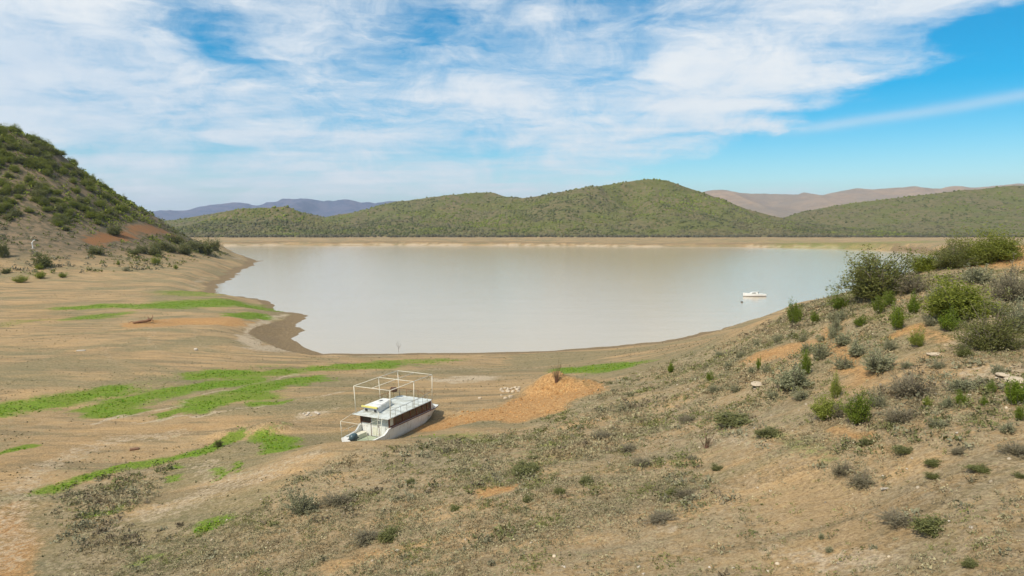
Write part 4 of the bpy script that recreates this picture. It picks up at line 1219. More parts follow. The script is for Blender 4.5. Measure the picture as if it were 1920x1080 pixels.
for sel, nl_, lf_, lab_ in ((near, 20, 0.046, 'low grey green cushions of scrub on the nearer part of the bank'), (~near, 12, 0.072, 'low grey green cushions of scrub on the bank towards the boat')):
    o = scrub_mat('ground_cover', x[sel], y[sel], hgt[sel], tn[sel], 22, nl_, lf_)
    o['kind'] = 'stuff'
    tag(o, lab_, 'ground cover')

x, y, rg = scatter(200000, -110, 40, 40, 215, 31, 1.6)
gk = strokes(GREEN, x+0.7*fbm(x/2, y/2, 31, 2), y+0.9*fbm(x/2, y/2, 32, 2))
k = rg.uniform(0, 1, len(x)) < (np.clip(gk-0.08, 0, 1)**1.6)*sstep(-0.5, 0.2, fbm(x/1.5, y/1.5, 77, 3))
x, y = x[k], y[k]
n = len(x)
tn = np.array((0.120, 0.220, 0.010))[None]*rg.uniform(0.8, 1.25, n)[:, None]
tn[:, 0] *= rg.uniform(0.7, 1.5, n)
o = tufts('short_grass', x, y, rg.uniform(0.05, 0.15, n), tn, 33, 6, 1.5, 0.0, 0.45)
o['kind'] = 'stuff'
tag(o, 'patches of short vivid green grass on the dried lake bed', 'grass')

x, y, rg = scatter(60000, -130, 60, 36, 235, 41, 1.5)
sdv = shore_dist(x, y)
k = (sdv > 3) & ~inside(x, y, BANK) & (strokes(ORANGE, x, y) < 0.35) & (rg.uniform(0, 1, len(x)) < 0.10+0.6*sstep(0.0, 0.5, fbm(x/9, y/5, 301, 3)))
k &= (np.abs(x+9) > 6) | (np.abs(y-60) > 7)
x, y = x[k], y[k]
n = len(x)
tn = np.array((0.165, 0.150, 0.075))[None]*rg.uniform(0.6, 1.25, n)[:, None]
o = tufts('dry_grass', x, y, rg.uniform(0.05, 0.16, n), tn, 43, 6, 1.0, 0.0, 0.35)
o['kind'] = 'stuff'
tag(o, 'sparse dry grass stubble on the flat lake bed', 'grass')

x, y, rg = scatter(16000, -34, 52, 17, 84, 71, 1.15)
k = inside(x, y, BANK) & (rg.uniform(0, 1, len(x)) < 0.04+0.62*sstep(0.0, 0.55, fbm(x/4.5, y/4.5, 411, 3)+0.25*sstep(8, 26, x)))
k &= (strokes(BARE, x, y) < 0.6) & (strokes(ORANGE, x, y) < 0.4)
x, y = x[k], y[k]
n = len(x)
pk = fbm(x/5, y/5, 412, 2)+rg.normal(0, 0.25, n)
tn = np.where((pk > 0.15)[:, None], np.array((0.150, 0.150, 0.058)), np.where((pk > -0.3)[:, None], np.array((0.215, 0.200, 0.122)), np.array((0.190, 0.150, 0.096))))*rg.uniform(0.7, 1.2, n)[:, None]
o = scrub_mat('low_scrub', x, y, (0.14+0.26*rg.uniform(0, 1, n)**2), tn, 72, 26, 0.085)
o['kind'] = 'stuff'
tag(o, 'scattered knee high scrub clumps among the low cushions of the bank', 'scrub')

# clods on the dug orange earth
x, y, rg = scatter(1800, -6, 9, 58, 75, 73)
k = strokes(ORANGE, x, y) > 0.6
x, y = x[k], y[k]
n = len(x)
R_ = 0.03+0.13*rg.uniform(0, 1, n)**6
tn = np.array((0.40, 0.215, 0.08))[None]*rg.uniform(0.65, 1.15, n)[:, None]
o = link('earth_clods', dome_scatter(np.stack([x, y, height(x, y)], -1), R_, R_*0.8, tn, 74, 'earth_clods'))
o['kind'] = 'stuff'
tag(o, 'loose orange clods on the dug earth beside the boat', 'clods')

x, y, rg = scatter(5200, -30, 50, 17, 75, 61, 1.3)
k = inside(x, y, BANK) & (rg.uniform(0, 1, len(x)) < 0.25+0.75*sstep(0.0, 0.5, fbm(x/6, y/6, 401, 3)))
x, y = x[k], y[k]
n = len(x)
R_ = 0.025+0.075*rg.uniform(0, 1, n)**3
tn = (np.array((0.42, 0.34, 0.24))[None]*rg.uniform(0.5, 1.25, n)[:, None])
o = link('pebbles', dome_scatter(np.stack([x, y, height(x, y)], -1), R_, R_*rg.uniform(0.7, 1.2, n), tn, 62, 'pebbles'))
o['kind'] = 'stuff'
tag(o, 'small tan pebbles strewn over the bank', 'pebbles')

# ------------------------------------------------------------------ stones and small things on the ground
PILE = [(0.68, 74.16, 3.62), (0.78, 75.66, 3.49), (-0.15, 75.02, 3.48), (0.34, 75.6, 3.45), (0.51, 74.13, 3.61), (0.58, 74.33, 3.59), (-0.58, 73.73, 3.57), (0.79, 74.62, 3.58), (0.71,
70.17, 4.36), (-1.22, 74.46, 3.49), (0.09, 72.84, 3.71), (-0.0, 75.88, 3.41), (-0.42, 74.71, 3.49), (-0.41, 73.06, 3.64), (-0.8, 75.77, 3.39), (-0.36, 74.17, 3.54), (0.67, 73.9,
3.64), (-0.98, 73.33, 3.59), (-0.43, 74.06, 3.55), (-0.48, 75.69, 3.41), (0.06, 73.52, 3.63), (-1.19, 75.03, 3.43), (-3.31, 69.28, 3.87), (-1.13, 70.83, 3.82), (-0.16, 68.92,
4.13), (-0.65, 68.58, 4.05)]
PALESTONES = [(-19.93, 65.5, 3.4), (-19.94, 64.71, 3.37), (-18.91, 65.19, 3.42), (-19.28, 65.58, 3.42), (-18.81, 65.01, 3.42), (-19.07, 65.32, 3.41), (-19.85, 65.31, 3.39), (-18.74, 65.12,
3.42), (-19.43, 64.64, 3.39), (-18.88, 65.17, 3.42), (-19.84, 64.85, 3.37), (-20.34, 65.36, 3.37)]
STONES = [(6.61, 42.53, 7.28), (4.99, 25.77, 8.17), (5.05, 25.2, 8.21), (2.12, 26.56, 7.78), (16.25, 31.67, 11.3), (14.02, 38.65, 9.94), (19.09, 28.64, 12.7), (19.99, 28.6, 12.94), (17.0,
28.26, 11.72), (14.19, 54.11, 8.52), (14.09, 57.24, 8.14), (21.08, 33.38, 13.22), (21.92, 32.12, 13.48), (24.19, 33.56, 13.99), (9.22, 23.6, 9.15), (7.45, 24.74, 8.71), (14.88,
22.44, 11.54), (15.03, 21.59, 11.7), (8.21, 24.32, 8.9), (16.58, 38.68, 10.97), (16.77, 46.38, 10.38), (-5.64, 32.29, 5.67), (-17.54, 46.4, 3.84), (15.72, 28.14, 11.0), (16.48,
27.72, 11.45)]
SLABS = [(24.59, 33.7, 14.1),
 (24.58, 32.76, 14.04),
 (27.93, 40.45, 15.11),
 (17.15, 46.74, 10.59),
 (24.44, 39.11, 14.17)]
ODD = {'pipe': (-191.73, 273.32, 13.21), 'slab': (-189.65, 271.8, 12.62), 'white_stone': (-47.35, 100.99, 3.2), 'plank': (15.37, 27.16, 10.83), 'tin': (-63.41, 99.24, 3.44), 'log': (-68.65, 126.65, 3.71), 'tile': (-32.05, 56.52, 2.74), 'twig': (-19.73, 117.13, -0.0)}
BOAT2 = (76.42, 213.93, 0.0)
BUOY = (66.45, 196.21, 0.0)
def rock_mesh(seed, mat):
    rg = np.random.default_rng(seed)
    bm = bmesh.new()
    bmesh.ops.create_icosphere(bm, subdivisions=2, radius=0.5)
    ax = rg.normal(size=(7, 3)); ax /= np.linalg.norm(ax, axis=1)[:, None]
    cut = rg.uniform(0.26, 0.42, 7)
    for v in bm.verts:
        q = np.array(v.co)
        for a, c_ in zip(ax, cut):
            d = q@a
            if d > c_:
                q = q-a*(d-c_)*0.9
        q += rg.normal(0, 0.012, 3)
        v.co = q
    me = bpy.data.meshes.new('rock')
    bm.to_mesh(me)
    bm.free()
    me.materials.append(M[mat])
    return me
ROCKS = [rock_mesh(300+i, 'rock') for i in range(5)]
WROCKS = [rock_mesh(320+i, 'white_rock') for i in range(4)]
def put_rock(name, me, p_, s, label, cat, group, flatness=0.7):
    o = link(name, me, None, (p_[0], p_[1], ht(p_[0], p_[1])+s*flatness*0.22))
    o.scale = (s, s*rnd.uniform(0.7, 1.1), s*flatness)
    o.rotation_euler = (rnd.uniform(-0.2, 0.2), rnd.uniform(-0.2, 0.2), rnd.uniform(0, 6.28))
    return tag(o, label, cat, group)
for i, q in enumerate(PILE):
    put_rock('stone', ROCKS[i % 5], q, rnd.uniform(0.28, 0.62), 'pale tan stone in the loose row beside the orange mound', 'stone', 'stones beside the orange mound')
for i, q in enumerate(PALESTONES):
    put_rock('stone', WROCKS[i % 4], q, rnd.uniform(0.18, 0.40), 'pale stone in the small scatter on the bare track behind the boat', 'stone', 'stones scattered on the track')
for i, q in enumerate(STONES):
    put_rock('stone', WROCKS[i % 4], q, rnd.uniform(0.10, 0.22), 'small whitish stone lying loose among the bank scrub', 'stone', 'loose stones on the bank')
for i, q in enumerate(SLABS):
    put_rock('rock_slab', ROCKS[i % 5], q, rnd.uniform(0.9, 1.4), 'broad pale rock slab set flush in the upper bank', 'rock', 'rock slabs on the upper bank', 0.22)
q = ODD['white_stone']
put_rock('boulder', WROCKS[1], q, 0.62, 'single white boulder alone on the bare flat', 'boulder', None, 0.9)
bm = bmesh.new()
bbox(bm, -0.27, 0.27, -0.045, 0.045, -0.02, 0.03, 0.008)
o = bm_obj('plank', bm, M['plank'], None, False, (ODD['plank'][0], ODD['plank'][1], ht(*ODD['plank'][:2])+0.02))
o.rotation_euler = (0, 0.02, 0.12)
tag(o, 'short weathered plank lying on bare sand of the bank', 'plank')
bm = bmesh.new()
bbox(bm, -0.55, 0.55, -0.3, 0.3, -0.03, 0.10, 0.03)
o = bm_obj('pale_slab', bm, M['plank'], None, False, (ODD['tin'][0], ODD['tin'][1], ht(*ODD['tin'][:2])+0.02))
o.rotation_euler = (0, 0, 0.3)
tag(o, 'flat pale slab lying on the brown flat', 'slab')
bm = bmesh.new()
bbox(bm, -0.35, 0.35, -0.22, 0.22, -0.04, 0.10, 0.03)
o = bm_obj('dark_block', bm, M['log'], None, False, (ODD['tile'][0], ODD['tile'][1], ht(*ODD['tile'][:2])+0.03))
o.rotation_euler = (0, 0, 0.5)
tag(o, 'dull brown block lying on the sandy track', 'block')
# fallen stump by the dug hollow
x0, y0 = ODD['log'][:2]
rt = bpy.data.objects.new('fallen_stump', None)
COL.objects.link(rt)
rt.location = (x0, y0, ht(x0, y0))
bm = bmesh.new()
tube(bm, [(-1.9, -0.5, 0.15), (-0.9, -0.2, 0.32), (0.2, 0.1, 0.42), (0.9, 0.3, 0.62)], 0.20, 8, 0.30)
bm_obj('trunk', bm, M['log'], rt, True)
for pts in ([(0.9, 0.3, 0.6), (1.2, 0.6, 1.1), (1.05, 0.7, 1.5)], [(0.7, 0.2, 0.6), (1.3, -0.1, 0.7), (1.8, -0.1, 0.4)], [(-1.7, -0.5, 0.2), (-2.3, -0.4, 0.35), (-2.8, -0.6, 0.1)], [(0.5, 0.2, 0.5), (0.3, 0.7, 0.95), (0.1, 0.9, 1.2)]):
    bm = bmesh.new()
    tube(bm, pts, 0.13, 6, 0.04)
    bm_obj('root', bm, M['log'], rt, True)
tag(rt, 'reddish brown fallen stump with roots at the edge of the dug hollow', 'stump')
# bent white pipe on the hillside
x0, y0 = ODD['pipe'][:2]
rt = bpy.data.objects.new('bent_pipe', None)
COL.objects.link(rt)
rt.location = (x0, y0, ht(x0, y0))
bm = bmesh.new()
tube(bm, [(0.1, 0, -0.2), (0.1, 0, 0.5), (0.05, 0, 1.3), (-0.08, 0, 2.1), (-0.05, 0, 2.5), (0.25, 0, 2.85), (0.75, 0, 3.15), (1.1, 0, 3.35)], 0.21, 10)
bm_obj('pipe', bm, M['white_paint'], rt, True)
bm = bmesh.new()
tube(bm, [(-0.085, 0, 1.95), (-0.085, 0, 2.25)], 0.27, 10)
bm_obj('coupling', bm, M['white_paint'], rt, True)
bm = bmesh.new()
bbox(bm, -0.5, 0.7, -0.5, 0.5, -0.15, 0.06, 0.02)
bm_obj('footing', bm, M['plank'], rt)
tag(rt, 'white bent pipe standing upright at the foot of the steep hillside', 'pipe')
x0, y0 = ODD['slab'][:2]
bm = bmesh.new()
bbox(bm, -0.6, 2.2, -0.4, 0.4, -0.1, 0.16, 0.03)
o = bm_obj('concrete_slab', bm, M['plank'], None, False, (x0, y0-2.0, ht(x0, y0-2.0)))
tag(o, 'low pale concrete slab in front of the white bent pipe', 'slab')

# ------------------------------------------------------------------ the stranded houseboat
E_W = Vector((0.87586906, -0.48239982, 0.01199194))
E_S = Vector((0.48174379, 0.87557266, 0.03599222))
E_H = Vector((-0.02786245, -0.02574743, 0.99928012))
BZ = 2.65                                            # roof deck above the keel
boat = bpy.data.objects.new('houseboat', None)
COL.objects.link(boat)
org = Vector((-12.202, 57.397, 5.352))-E_H*BZ
boat.matrix_world = Matrix(((E_W.x, E_S.x, E_H.x, org.x), (E_W.y, E_S.y, E_H.y, org.y), (E_W.z, E_S.z, E_H.z, org.z), (0, 0, 0, 1)))
tag(boat, 'white two deck houseboat with pipe canopy frame stranded on the sand', 'houseboat')
GW = BZ-0.98                                         # gunwale height
ST = [  # s, half beam at gunwale, gunwale z, half beam at chine, chine z, keel z
    (-2.05, 1.48, BZ-1.47, 1.30, 0.50, 0.22), (-1.0, 1.55, BZ-1.46, 1.36, 0.46, 0.10), (-0.15, 1.62, BZ-1.42, 1.42, 0.44, 0.04),
    (0.15, 1.66, BZ-1.25, 1.44, 0.44, 0.03), (0.40, 1.69, BZ-1.03, 1.45, 0.44, 0.02), (0.70, 1.71, GW, 1.46, 0.44, 0.0),
    (2.5, 1.75, GW, 1.50, 0.44, 0.0), (4.5, 1.75, GW, 1.48, 0.46, 0.0), (6.0, 1.74, GW-0.01, 1.40, 0.55, 0.05),
    (7.2, 1.66, GW-0.03, 1.16, 0.74, 0.22), (7.9, 1.48, GW-0.06, 0.92, 0.95, 0.48), (8.35, 1.26, GW-0.09, 0.70, 1.15, 0.80), (8.5, 1.12, GW-0.11, 0.60, 1.28, 1.05)]
def strip(name, mat, rows, parent, cap_first=False, cap_last=False, smooth=False):
    bm = bmesh.new()
    R = [[bm.verts.new(q) for q in row] for row in rows]
    for a, b in zip(R, R[1:]):
        for i in range(len(a)-1):
            bm.faces.new((a[i], a[i+1], b[i+1], b[i]))
    if cap_first:
        bm.faces.new(R[0])
    if cap_last:
        bm.faces.new(R[-1][::-1])
    return bm_obj(name, bm, M[mat], parent, smooth)
for sg, nm in ((1, 'hull_side'), (-1, 'hull_side')):
    rows = []
    for s, bg_, zg, bc, zc, kz in ST:
        rows.append([(sg*bg_, s, zg), (sg*(bg_*0.62+bc*0.38), s, zg*0.6+zc*0.4), (sg*bc, s, zc)])
    strip(nm, 'hull_stained', rows, boat)
    # inner skin and cap of the bulwark round the cockpit
    rows = [[(sg*(b_[1]-0.003), b_[0], b_[2]), (sg*(b_[1]-0.17), b_[0], b_[2]+0.012), (sg*(b_[1]-0.17), b_[0], BZ-2.0)] for b_ in ST[:6]]
    strip('bulwark', 'white_paint', rows, boat)
    rows = [[(sg*(b_[1]+0.012), b_[0], b_[2]+0.025), (sg*(b_[1]+0.03), b_[0], b_[2]-0.03), (sg*(b_[1]+0.002), b_[0], b_[2]-0.075)] for b_ in ST[5:]]
    strip('rub_rail', 'mahogany', rows, boat)
bot = [[(b_[3], b_[0], b_[4]-0.002), (b_[3]*0.5, b_[0], b_[5]+(b_[4]-b_[5])*0.35), (0, b_[0], b_[5]), (-b_[3]*0.5, b_[0], b_[5]+(b_[4]-b_[5])*0.35), (-b_[3], b_[0], b_[4]-0.002)] for b_ in ST]
strip('hull_bottom', 'antifoul', bot, boat)
b_ = ST[0]
strip('transom', 'hull_white', [[(b_[1], b_[0]-0.002, b_[2]), (0.45, b_[0]-0.002, b_[2]), (0.35, b_[0]-0.002, b_[2]-0.3), (-0.35, b_[0]-0.002, b_[2]-0.3), (-0.45, b_[0]-0.002, b_[2]), (-b_[1], b_[0]-0.002, b_[2])],
                                [(b_[3], b_[0]-0.002, b_[4]), (0.45, b_[0]-0.002, b_[5]), (0.35, b_[0]-0.002, b_[5]), (-0.35, b_[0]-0.002, b_[5]), (-0.45, b_[0]-0.002, b_[5]), (-b_[3], b_[0]-0.002, b_[4])]], boat)
b_ = ST[-1]
strip('bow_plate', 'hull_white', [[(b_[1], b_[0]+0.002, b_[2]), (-b_[1], b_[0]+0.002, b_[2])], [(b_[3], b_[0]+0.002, b_[4]), (-b_[3], b_[0]+0.002, b_[4])]], boat)
strip('foredeck', 'white_paint', [[(b_[1]-0.01, b_[0], b_[2]-0.004), (0, b_[0], b_[2]+0.05), (-b_[1]+0.01, b_[0], b_[2]-0.004)] for b_ in ST[5:]], boat)
box_part('cockpit_floor', 'deck_green', boat, -1.42, 1.42, -1.98, 0.62, BZ-2.03, BZ-1.98, 0)
box_part('bench', 'cream', boat, -1.40, -0.86, -1.7, 0.5, BZ-1.98, BZ-1.58, 0.02)
box_part('locker', 'cream', boat, 1.0, 1.40, -1.2, -0.1, BZ-1.98, BZ-1.62, 0.02)
box_part('stern_seat', 'white_paint', boat, -1.36, -0.7, -2.02, -1.75, BZ-1.97, BZ-1.42, 0.03)
# cabin
def wall_strip(name, mat, parent, sx, y0, y1, z0, z1, th=0.05, lean=0.0):
    bm = bmesh.new()
    bbox(bm, sx-th/2, sx+th/2, y0, y1, z0, z1, 0.006)
    return bm_obj(name, bm, M[mat], parent)
zt = BZ-0.07
for sg in (-1, 1):
    wall_strip('cabin_sill', 'mahogany', boat, sg*1.585, 0.62, 6.75, GW-0.03, GW+0.13, 0.06)
    wall_strip('cabin_header', 'white_paint', boat, sg*1.585, 0.60, 6.55, zt-0.13, zt, 0.055)
    edges = [0.62, 1.22, 2.45, 3.55, 4.45, 5.35, 6.05, 6.62]
    for k_, (a, b) in enumerate(zip(edges, edges[1:])):
        wf = box_part('window_frame', 'mahogany', boat, sg*1.585-0.035, sg*1.585+0.035, a-0.045, a+0.045, GW+0.125, zt-0.125, 0.005)
        if k_ == 0:
            pw = wall_strip('cream_pane', 'cream', wf, sg*1.575, a+0.045, b-0.045, GW+0.13, zt-0.13, 0.02)  # cream panel put in for an open window that looks light
        else:
            wall_strip('pane', 'glass', wf, sg*1.57, a+0.045, b-0.045, GW+0.13, zt-0.13, 0.016)
    box_part('window_frame', 'mahogany', boat, sg*1.585-0.035, sg*1.585+0.035, 6.58, 6.68, GW+0.125, zt-0.125, 0.005)
    # white curved cheek at the front corner
    strip('corner_cheek', 'white_paint', [[(sg*1.62, 6.68, zt), (sg*1.62, 6.68, GW)], [(sg*1.62, 6.85, zt-0.25), (sg*1.62, 7.05, GW)], [(sg*1.60, 7.0, zt-0.55), (sg*1.60, 7.45, GW)]], boat)
# raked windscreen in four panes
for k_ in range(4):
    xa, xb = -1.52+k_*0.76, -1.52+(k_+1)*0.76
    strip('windscreen_pane', 'glass', [[(xa+0.05, 6.55, zt-0.02), (xb-0.05, 6.55, zt-0.02)], [(xa+0.05, 7.2, GW+0.05), (xb-0.05, 7.2, GW+0.05)]], boat)
for k_ in range(5):
    xa = -1.52+k_*0.76
    tube_part('windscreen_post', 'white_paint', boat, [(xa, 6.54, zt), (xa, 7.22, GW+0.02)], 0.04, 4)
# aft bulkhead: panels, door, left window
box_part('bulkhead', 'white_paint', boat, -1.56, -0.52, 0.66, 0.71, BZ-1.98, GW+0.15, 0.006)
box_part('bulkhead', 'white_paint', boat, 0.42, 1.56, 0.66, 0.71, BZ-1.98, zt, 0.006)
dr = box_part('door', 'white_paint', boat, -0.48, 0.38, 0.68, 0.72, BZ-1.97, zt-0.02, 0.006)
box_part('door_panel', 'cream', dr, -0.36, 0.26, 0.662, 0.679, BZ-1.0, BZ-0.3, 0.004)
box_part('door_panel', 'cream', dr, -0.36, 0.26, 0.662, 0.679, BZ-1.85, BZ-1.15, 0.004)
box_part('handle', 'dark', dr, 0.29, 0.33, 0.63, 0.679, BZ-1.12, BZ-1.02, 0.004)
box_part('door_post', 'mahogany', boat, -0.53, -0.485, 0.65, 0.73, BZ-1.98, zt, 0.004)
box_part('door_post', 'mahogany', boat, 0.385, 0.43, 0.65, 0.73, BZ-1.98, zt, 0.004)
box_part('aft_window_frame', 'mahogany', boat, -1.56, -0.54, 0.645, 0.72, GW+0.14, GW+0.24, 0.005)
box_part('aft_window_frame', 'mahogany', boat, -1.58, -1.48, 0.645, 0.72, GW+0.24, zt, 0.005)
box_part('pane', 'glass', boat, -1.48, -0.55, 0.685, 0.70, GW+0.24, zt, 0)
box_part('cabin_floor', 'antifoul', boat, -1.5, 1.5, 0.72, 6.5, GW-0.6, GW-0.55, 0)
box_part('corner_post', 'mahogany', boat, 1.50, 1.60, 0.58, 0.655, GW-0.02, zt, 0.004)
# roof deck
bm = bmesh.new()
pts = [(-1.93, 0), (1.93, 0), (1.93, 6.25), (1.72, 6.6), (-1.72, 6.6), (-1.93, 6.25)]
lo_ = [bm.verts.new((x, y, BZ-0.07)) for x, y in pts]
hi_ = [bm.verts.new((x, y, BZ)) for x, y in pts]
bm.faces.new(lo_[::-1])
bm.faces.new(hi_)
for i in range(6):
    bm.faces.new((lo_[i], lo_[(i+1) % 6], hi_[(i+1) % 6], hi_[i]))
bmesh.ops.bevel(bm, geom=list(bm.edges), offset=0.012, segments=2, affect='EDGES')
roof = bm_obj('roof_deck', bm, M['roof_paint'], boat)
tube_part('edge_trim', 'white_paint', roof, [(q[0]*1.004, q[1]*1.002-0.004, BZ-0.03) for q in pts+pts[:1]], 0.028, 5)
# helm box on the roof
bm = bmesh.new()
lo_ = [bm.verts.new(q) for q in ((-1.62, 1.1, BZ), (0.10, 1.1, BZ), (-0.50, 3.75, BZ), (-1.50, 3.75, BZ))]
hi_ = [bm.verts.new(q) for q in ((-1.62, 1.02, BZ+0.52), (0.10, 1.02, BZ+0.52), (-0.52, 3.6, BZ+0.56), (-1.48, 3.6, BZ+0.56))]
bm.faces.new(lo_[::-1])
bm.faces.new(hi_)
for i in range(4):
    bm.faces.new((lo_[i], lo_[(i+1) % 4], hi_[(i+1) % 4], hi_[i]))
bmesh.ops.bevel(bm, geom=list(bm.edges), offset=0.05, segments=2, affect='EDGES')
helm = bm_obj('helm_box', bm, M['white_paint'], boat)
box_part('hatch', 'dark', helm, -1.12, -0.88, 2.55, 2.95, BZ+0.555, BZ+0.585, 0.006)
box_part('hatch_plate', 'white_paint', helm, -1.35, -0.70, 2.1, 3.3, BZ+0.53, BZ+0.572, 0.01)
box_part('yellow_trim', 'yellow', helm, -1.72, 0.05, 0.90, 1.03, BZ+0.40, BZ+0.56, 0.015)
box_part('slate_trim', 'blue_trim', helm, -1.60, 0.30, 0.93, 1.05, BZ+0.31, BZ+0.385, 0.008)
box_part('vent', 'dark', helm, -1.42, -1.16, 1.03, 1.075, BZ+0.08, BZ+0.25, 0.004)
box_part('vent', 'dark', helm, -0.40, -0.16, 1.03, 1.075, BZ+0.08, BZ+0.25, 0.004)
# canopy frame: six posts and top bars
WP, S0, SM, S1, PH = 2.0, 0.40, 3.72, 6.50, BZ+2.39
WB = 1.90
for s in (S0, SM, S1):
    for sg in (-1, 1):
        tube_part('canopy_post', 'frame_paint', boat, [(sg*WB, s, BZ-0.10), (sg*WP, s, PH)], 0.032, 6)
for sg in (-1, 1):
    tube_part('canopy_bar', 'frame_paint', boat, [(sg*WP, S0, PH), (sg*WP, S1, PH)], 0.028, 6)
tube_part('canopy_bar', 'frame_paint', boat, [(0, S0, PH+0.004), (0, S1, PH+0.004)], 0.024, 6)
for s in (S0, SM, S1):
    tube_part('canopy_bar', 'frame_paint', boat, [(-WP, s, PH), (WP, s, PH)], 0.028, 6)
# roof rails: grey on the right, rusty round the front and left
tube_part('rail', 'grey_rail', boat, [(1.86, 0.45, BZ+0.60), (1.86, 3.0, BZ+0.60), (1.86, 4.8, BZ+0.62), (1.84, 6.3, BZ+0.78)], 0.022, 5)
for s in (1.15, 1.9, 2.75, 3.6, 4.4, 5.1, 5.8):
    tube_part('rail_post', 'grey_rail', boat, [(1.86, s, BZ), (1.86, s, BZ+0.61)], 0.019, 5)
tube_part('rail', 'rust', boat, [(-1.86, 3.3, BZ+0.72), (-1.86, 6.45, BZ+0.72), (-0.2, 6.5, BZ+0.74), (0.3, 6.5, BZ+0.74), (1.1, 6.5, BZ+0.30)], 0.024, 5)
for q in ((-1.86, 3.9), (-1.86, 4.7), (-1.86, 5.6), (-1.80, 6.43), (-1.0, 6.47), (0.3, 6.5)):
    tube_part('rail_post', 'rust', boat, [(q[0], q[1], BZ), (q[0], q[1], BZ+0.73)], 0.021, 5)
tube_part('rail', 'rust', boat, [(1.1, 6.48, BZ), (1.1, 6.48, BZ+0.78), (1.78, 6.42, BZ+0.78)], 0.024, 5)
# dark drum hung on the front rail
bm = bmesh.new()
tube(bm, [(-2.05, 5.55, BZ+0.78), (-2.03, 5.60, BZ+0.78), (-1.72, 5.72, BZ+0.78), (-1.70, 5.77, BZ+0.78)], 0.24, 12)
bm_obj('rail_drum', bm, M['brown_drum'], boat)
# light frame over the stern
sp = dict(r=0.018)
tube_part('stern_post', 'frame_paint', boat, [(-1.48, -1.95, BZ-1.47), (-1.72, -1.75, BZ-0.12)], 0.020, 5)
tube_part('stern_post', 'frame_paint', boat, [(1.36, -1.85, BZ-1.45), (1.0, -1.75, BZ-0.12)], 0.020, 5)
tube_part('stern_bar', 'frame_paint', boat, [(-1.72, -1.75, BZ-0.12), (1.0, -1.75, BZ-0.12)], 0.018, 5)
tube_part('stern_bar', 'frame_paint', boat, [(-1.72, -1.75, BZ-0.12), (-1.90, 0.40, BZ+0.12)], 0.018, 5)
tube_part('stern_bar', 'frame_paint', boat, [(1.0, -1.75, BZ-0.12), (1.20, 0.0, BZ-0.02)], 0.018, 5)
tube_part('stern_bar', 'frame_paint', boat, [(-1.60, -1.85, BZ-0.95), (-1.56, 0.55, BZ-0.90)], 0.018, 5)
tube_part('stern_post', 'frame_paint', boat, [(-1.50, -1.0, BZ-1.46), (-1.58, -1.0, BZ-0.92)], 0.017, 5)
# ladder to the roof
ld = bpy.data.objects.new('ladder', None)
for xa in (0.95, 1.38):
    pass
rail_a = tube_part('ladder_rail', 'cream', boat, [(0.92, -0.45, BZ-1.98), (0.95, -0.04, BZ+0.02), (0.95, 0.05, BZ+0.45)], 0.024, 5)
rail_b = tube_part('ladder_rail', 'cream', boat, [(1.34, -0.45, BZ-1.98), (1.37, -0.04, BZ+0.02)], 0.024, 5)
for k_ in range(6):
    f_ = (k_+0.7)/6.4
    yy = -0.45+0.41*f_
    zz = BZ-1.98+2.0*f_
    tube_part('ladder_rung', 'cream', boat, [(0.92+0.03*f_, yy, zz), (1.34+0.03*f_, yy, zz)], 0.017, 5)
bpy.data.objects.remove(ld)
# outboard motor
bm = bmesh.new()
bmesh.ops.create_icosphere(bm, subdivisions=3, radius=0.5)
for v in bm.verts:
    x, y, z = v.co
    e = 2.6
    q = (abs(2*x)**e+abs(2*y)**e+abs(2*z)**e)**(-1/e) if v.co.length else 1
    v.co = Vector((x*q*0.56, y*q*0.80, z*q*0.66))
mot = bm_obj('outboard_motor', bm, M['teal'], boat, True, (-0.12, -2.02, BZ-1.22))
box_part('cowl_band', 'dark', mot, -0.285, 0.285, -0.405, 0.405, -0.12, -0.07, 0.006)
box_part('motor_leg', 'dark', mot, -0.09, 0.09, -0.22, 0.08, -0.80, -0.22, 0.03)
box_part('clamp', 'dark', mot, -0.16, 0.16, 0.02, 0.22, -0.42, -0.22, 0.02)

# ------------------------------------------------------------------ the small cabin boat afloat and its buoy
cb2 = bpy.data.objects.new('cabin_boat', None)
COL.objects.link(cb2)
cb2.location = (BOAT2[0], BOAT2[1], 0)
cb2.rotation_euler = (0, 0, math.radians(-4))
tag(cb2, 'small white cabin boat moored alone on the open water', 'boat')
L_, st2 = 6.7, []
for k_ in range(11):
    u = k_/10
    x = -L_/2+L_*u                                   # bow towards -x
    hb = 1.05*min(1.0, (u/0.42)**0.62) if u < 0.42 else 1.05-0.18*((u-0.42)/0.58)**2
    sheer = 0.72+0.34*(1-u)**2
    st2.append((x-(0.25 if k_ == 0 else 0), max(hb, 0.03), sheer))
for sg in (-1, 1):
    strip('hull_side', 'hull_white', [[(x, sg*hb, z), (x+0.02, sg*hb*0.93, z*0.45), (x+0.06, sg*hb*0.86, 0.14)] for x, hb, z in st2], cb2)
    strip('waterline_stripe', 'dark', [[(x+0.05, sg*hb*0.864, 0.142), (x+0.10, sg*hb*0.80, -0.2)] for x, hb, z in st2], cb2)
strip('deck', 'white_paint', [[(x, hb, z-0.01), (x, 0, z+0.05), (x, -hb, z-0.01)] for x, hb, z in st2], cb2)
x, hb, z = st2[-1]
strip('transom', 'hull_white', [[(x+0.003, hb, z), (x+0.003, -hb, z)], [(x+0.003, hb*0.8, -0.1), (x+0.003, -hb*0.8, -0.1)]], cb2)
bm = bmesh.new()
prof = [(-1.9, 0.80), (-1.15, 1.14), (-0.5, 1.36), (0.75, 1.38), (0.95, 0.78)]
rows = []
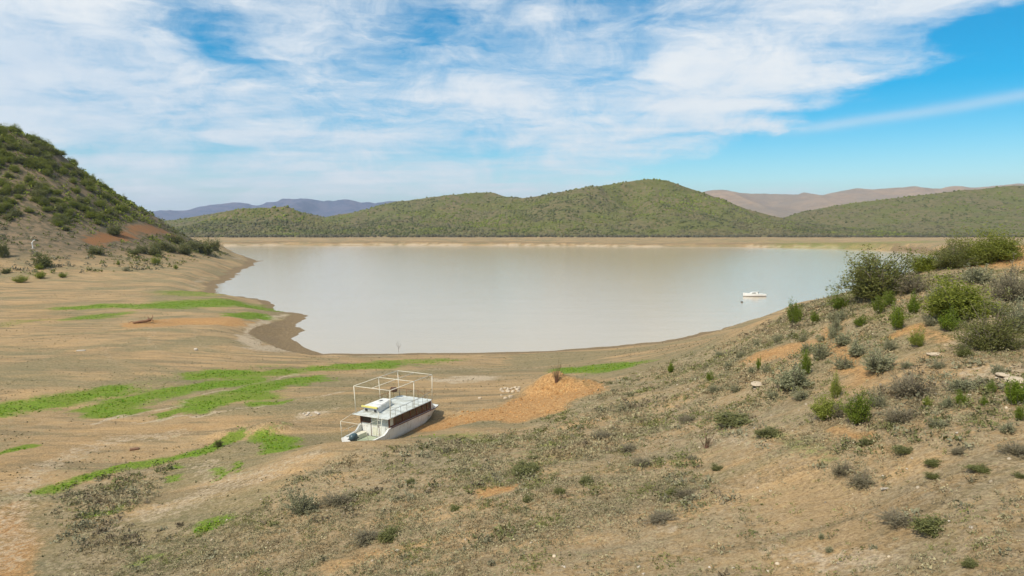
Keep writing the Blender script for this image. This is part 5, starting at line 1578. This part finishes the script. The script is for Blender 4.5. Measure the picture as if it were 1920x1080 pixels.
for sg in (-1, 1):
    rows.append([bm.verts.new((x, sg*(0.62 if z > 0.9 else 0.72), z)) for x, z in prof]+[bm.verts.new((0.95, sg*0.72, 0.66)), bm.verts.new((-1.9, sg*0.72, 0.66))])
bm.faces.new(rows[0]); bm.faces.new(rows[1][::-1])
for i in range(7):
    bm.faces.new((rows[0][i], rows[0][(i+1) % 7], rows[1][(i+1) % 7], rows[1][i]))
cab = bm_obj('cabin', bm, M['white_paint'], cb2)
box_part('window', 'glass', cab, -0.95, 0.15, -0.735, -0.60, 0.98, 1.20, 0.01)
box_part('window', 'glass', cab, -0.95, 0.15, 0.60, 0.735, 0.98, 1.20, 0.01)
box_part('cockpit_coaming', 'white_paint', cb2, 1.0, 2.6, -0.75, 0.75, 0.60, 0.84, 0.03)
box_part('console', 'dark', cb2, 0.98, 1.12, -0.35, 0.35, 0.84, 1.35, 0.02)
tube_part('rail', 'frame_paint', cb2, [(0.9, -0.60, 1.2), (0.95, -0.55, 1.75), (0.95, 0.55, 1.75), (0.9, 0.60, 1.2)], 0.03, 5)
bm = bmesh.new()
bmesh.ops.create_icosphere(bm, subdivisions=2, radius=0.26)
for v in bm.verts:
    v.co.x *= 1.5
    if v.co.z > 0.12:
        v.co.x *= 0.7
by = bm_obj('buoy', bm, M['dark'], None, True, (BUOY[0], BUOY[1], 0.08))
tag(by, 'small dark mooring buoy floating near the white cabin boat', 'buoy')
# dead twig standing in the shallows
x0, y0 = ODD['twig'][:2]
rt = bpy.data.objects.new('dead_twig', None)
COL.objects.link(rt)
rt.location = (x0, y0, ht(x0, y0))
for pts in ([(0, 0, -0.1), (0.05, 0, 1.1), (-0.08, 0, 2.1)], [(0.05, 0, 0.7), (0.3, 0.1, 1.3), (0.35, 0.1, 1.7)], [(0.02, 0, 1.0), (-0.25, 0, 1.4), (-0.3, 0.1, 1.75)]):
    tube_part('branch', 'stem', rt, pts, 0.022, 4)
tag(rt, 'thin bare twig standing at the edge of the water', 'twig')

# ------------------------------------------------------------------ haze in the air
bm = bmesh.new()
bbox(bm, -15000, 15000, -3500, 16000, -9, 560)
hz_m = bpy.data.materials.new('haze')
hz_m.use_nodes = True
nt = NT(hz_m.node_tree)
nt.n.clear()
pv = nt.node('ShaderNodeVolumePrincipled')
pv.inputs['Color'].default_value = (0.66, 0.80, 1.0, 1)
pv.inputs['Density'].default_value = 0.00006
pv.inputs['Anisotropy'].default_value = 0.2
mo = nt.node('ShaderNodeOutputMaterial')
nt.l.new(pv.outputs[0], mo.inputs['Volume'])
hz_o = bm_obj('haze', bm, hz_m)
hz_o['kind'] = 'stuff'
tag(hz_o, 'pale blue haze in the air over the far mountains', 'haze')
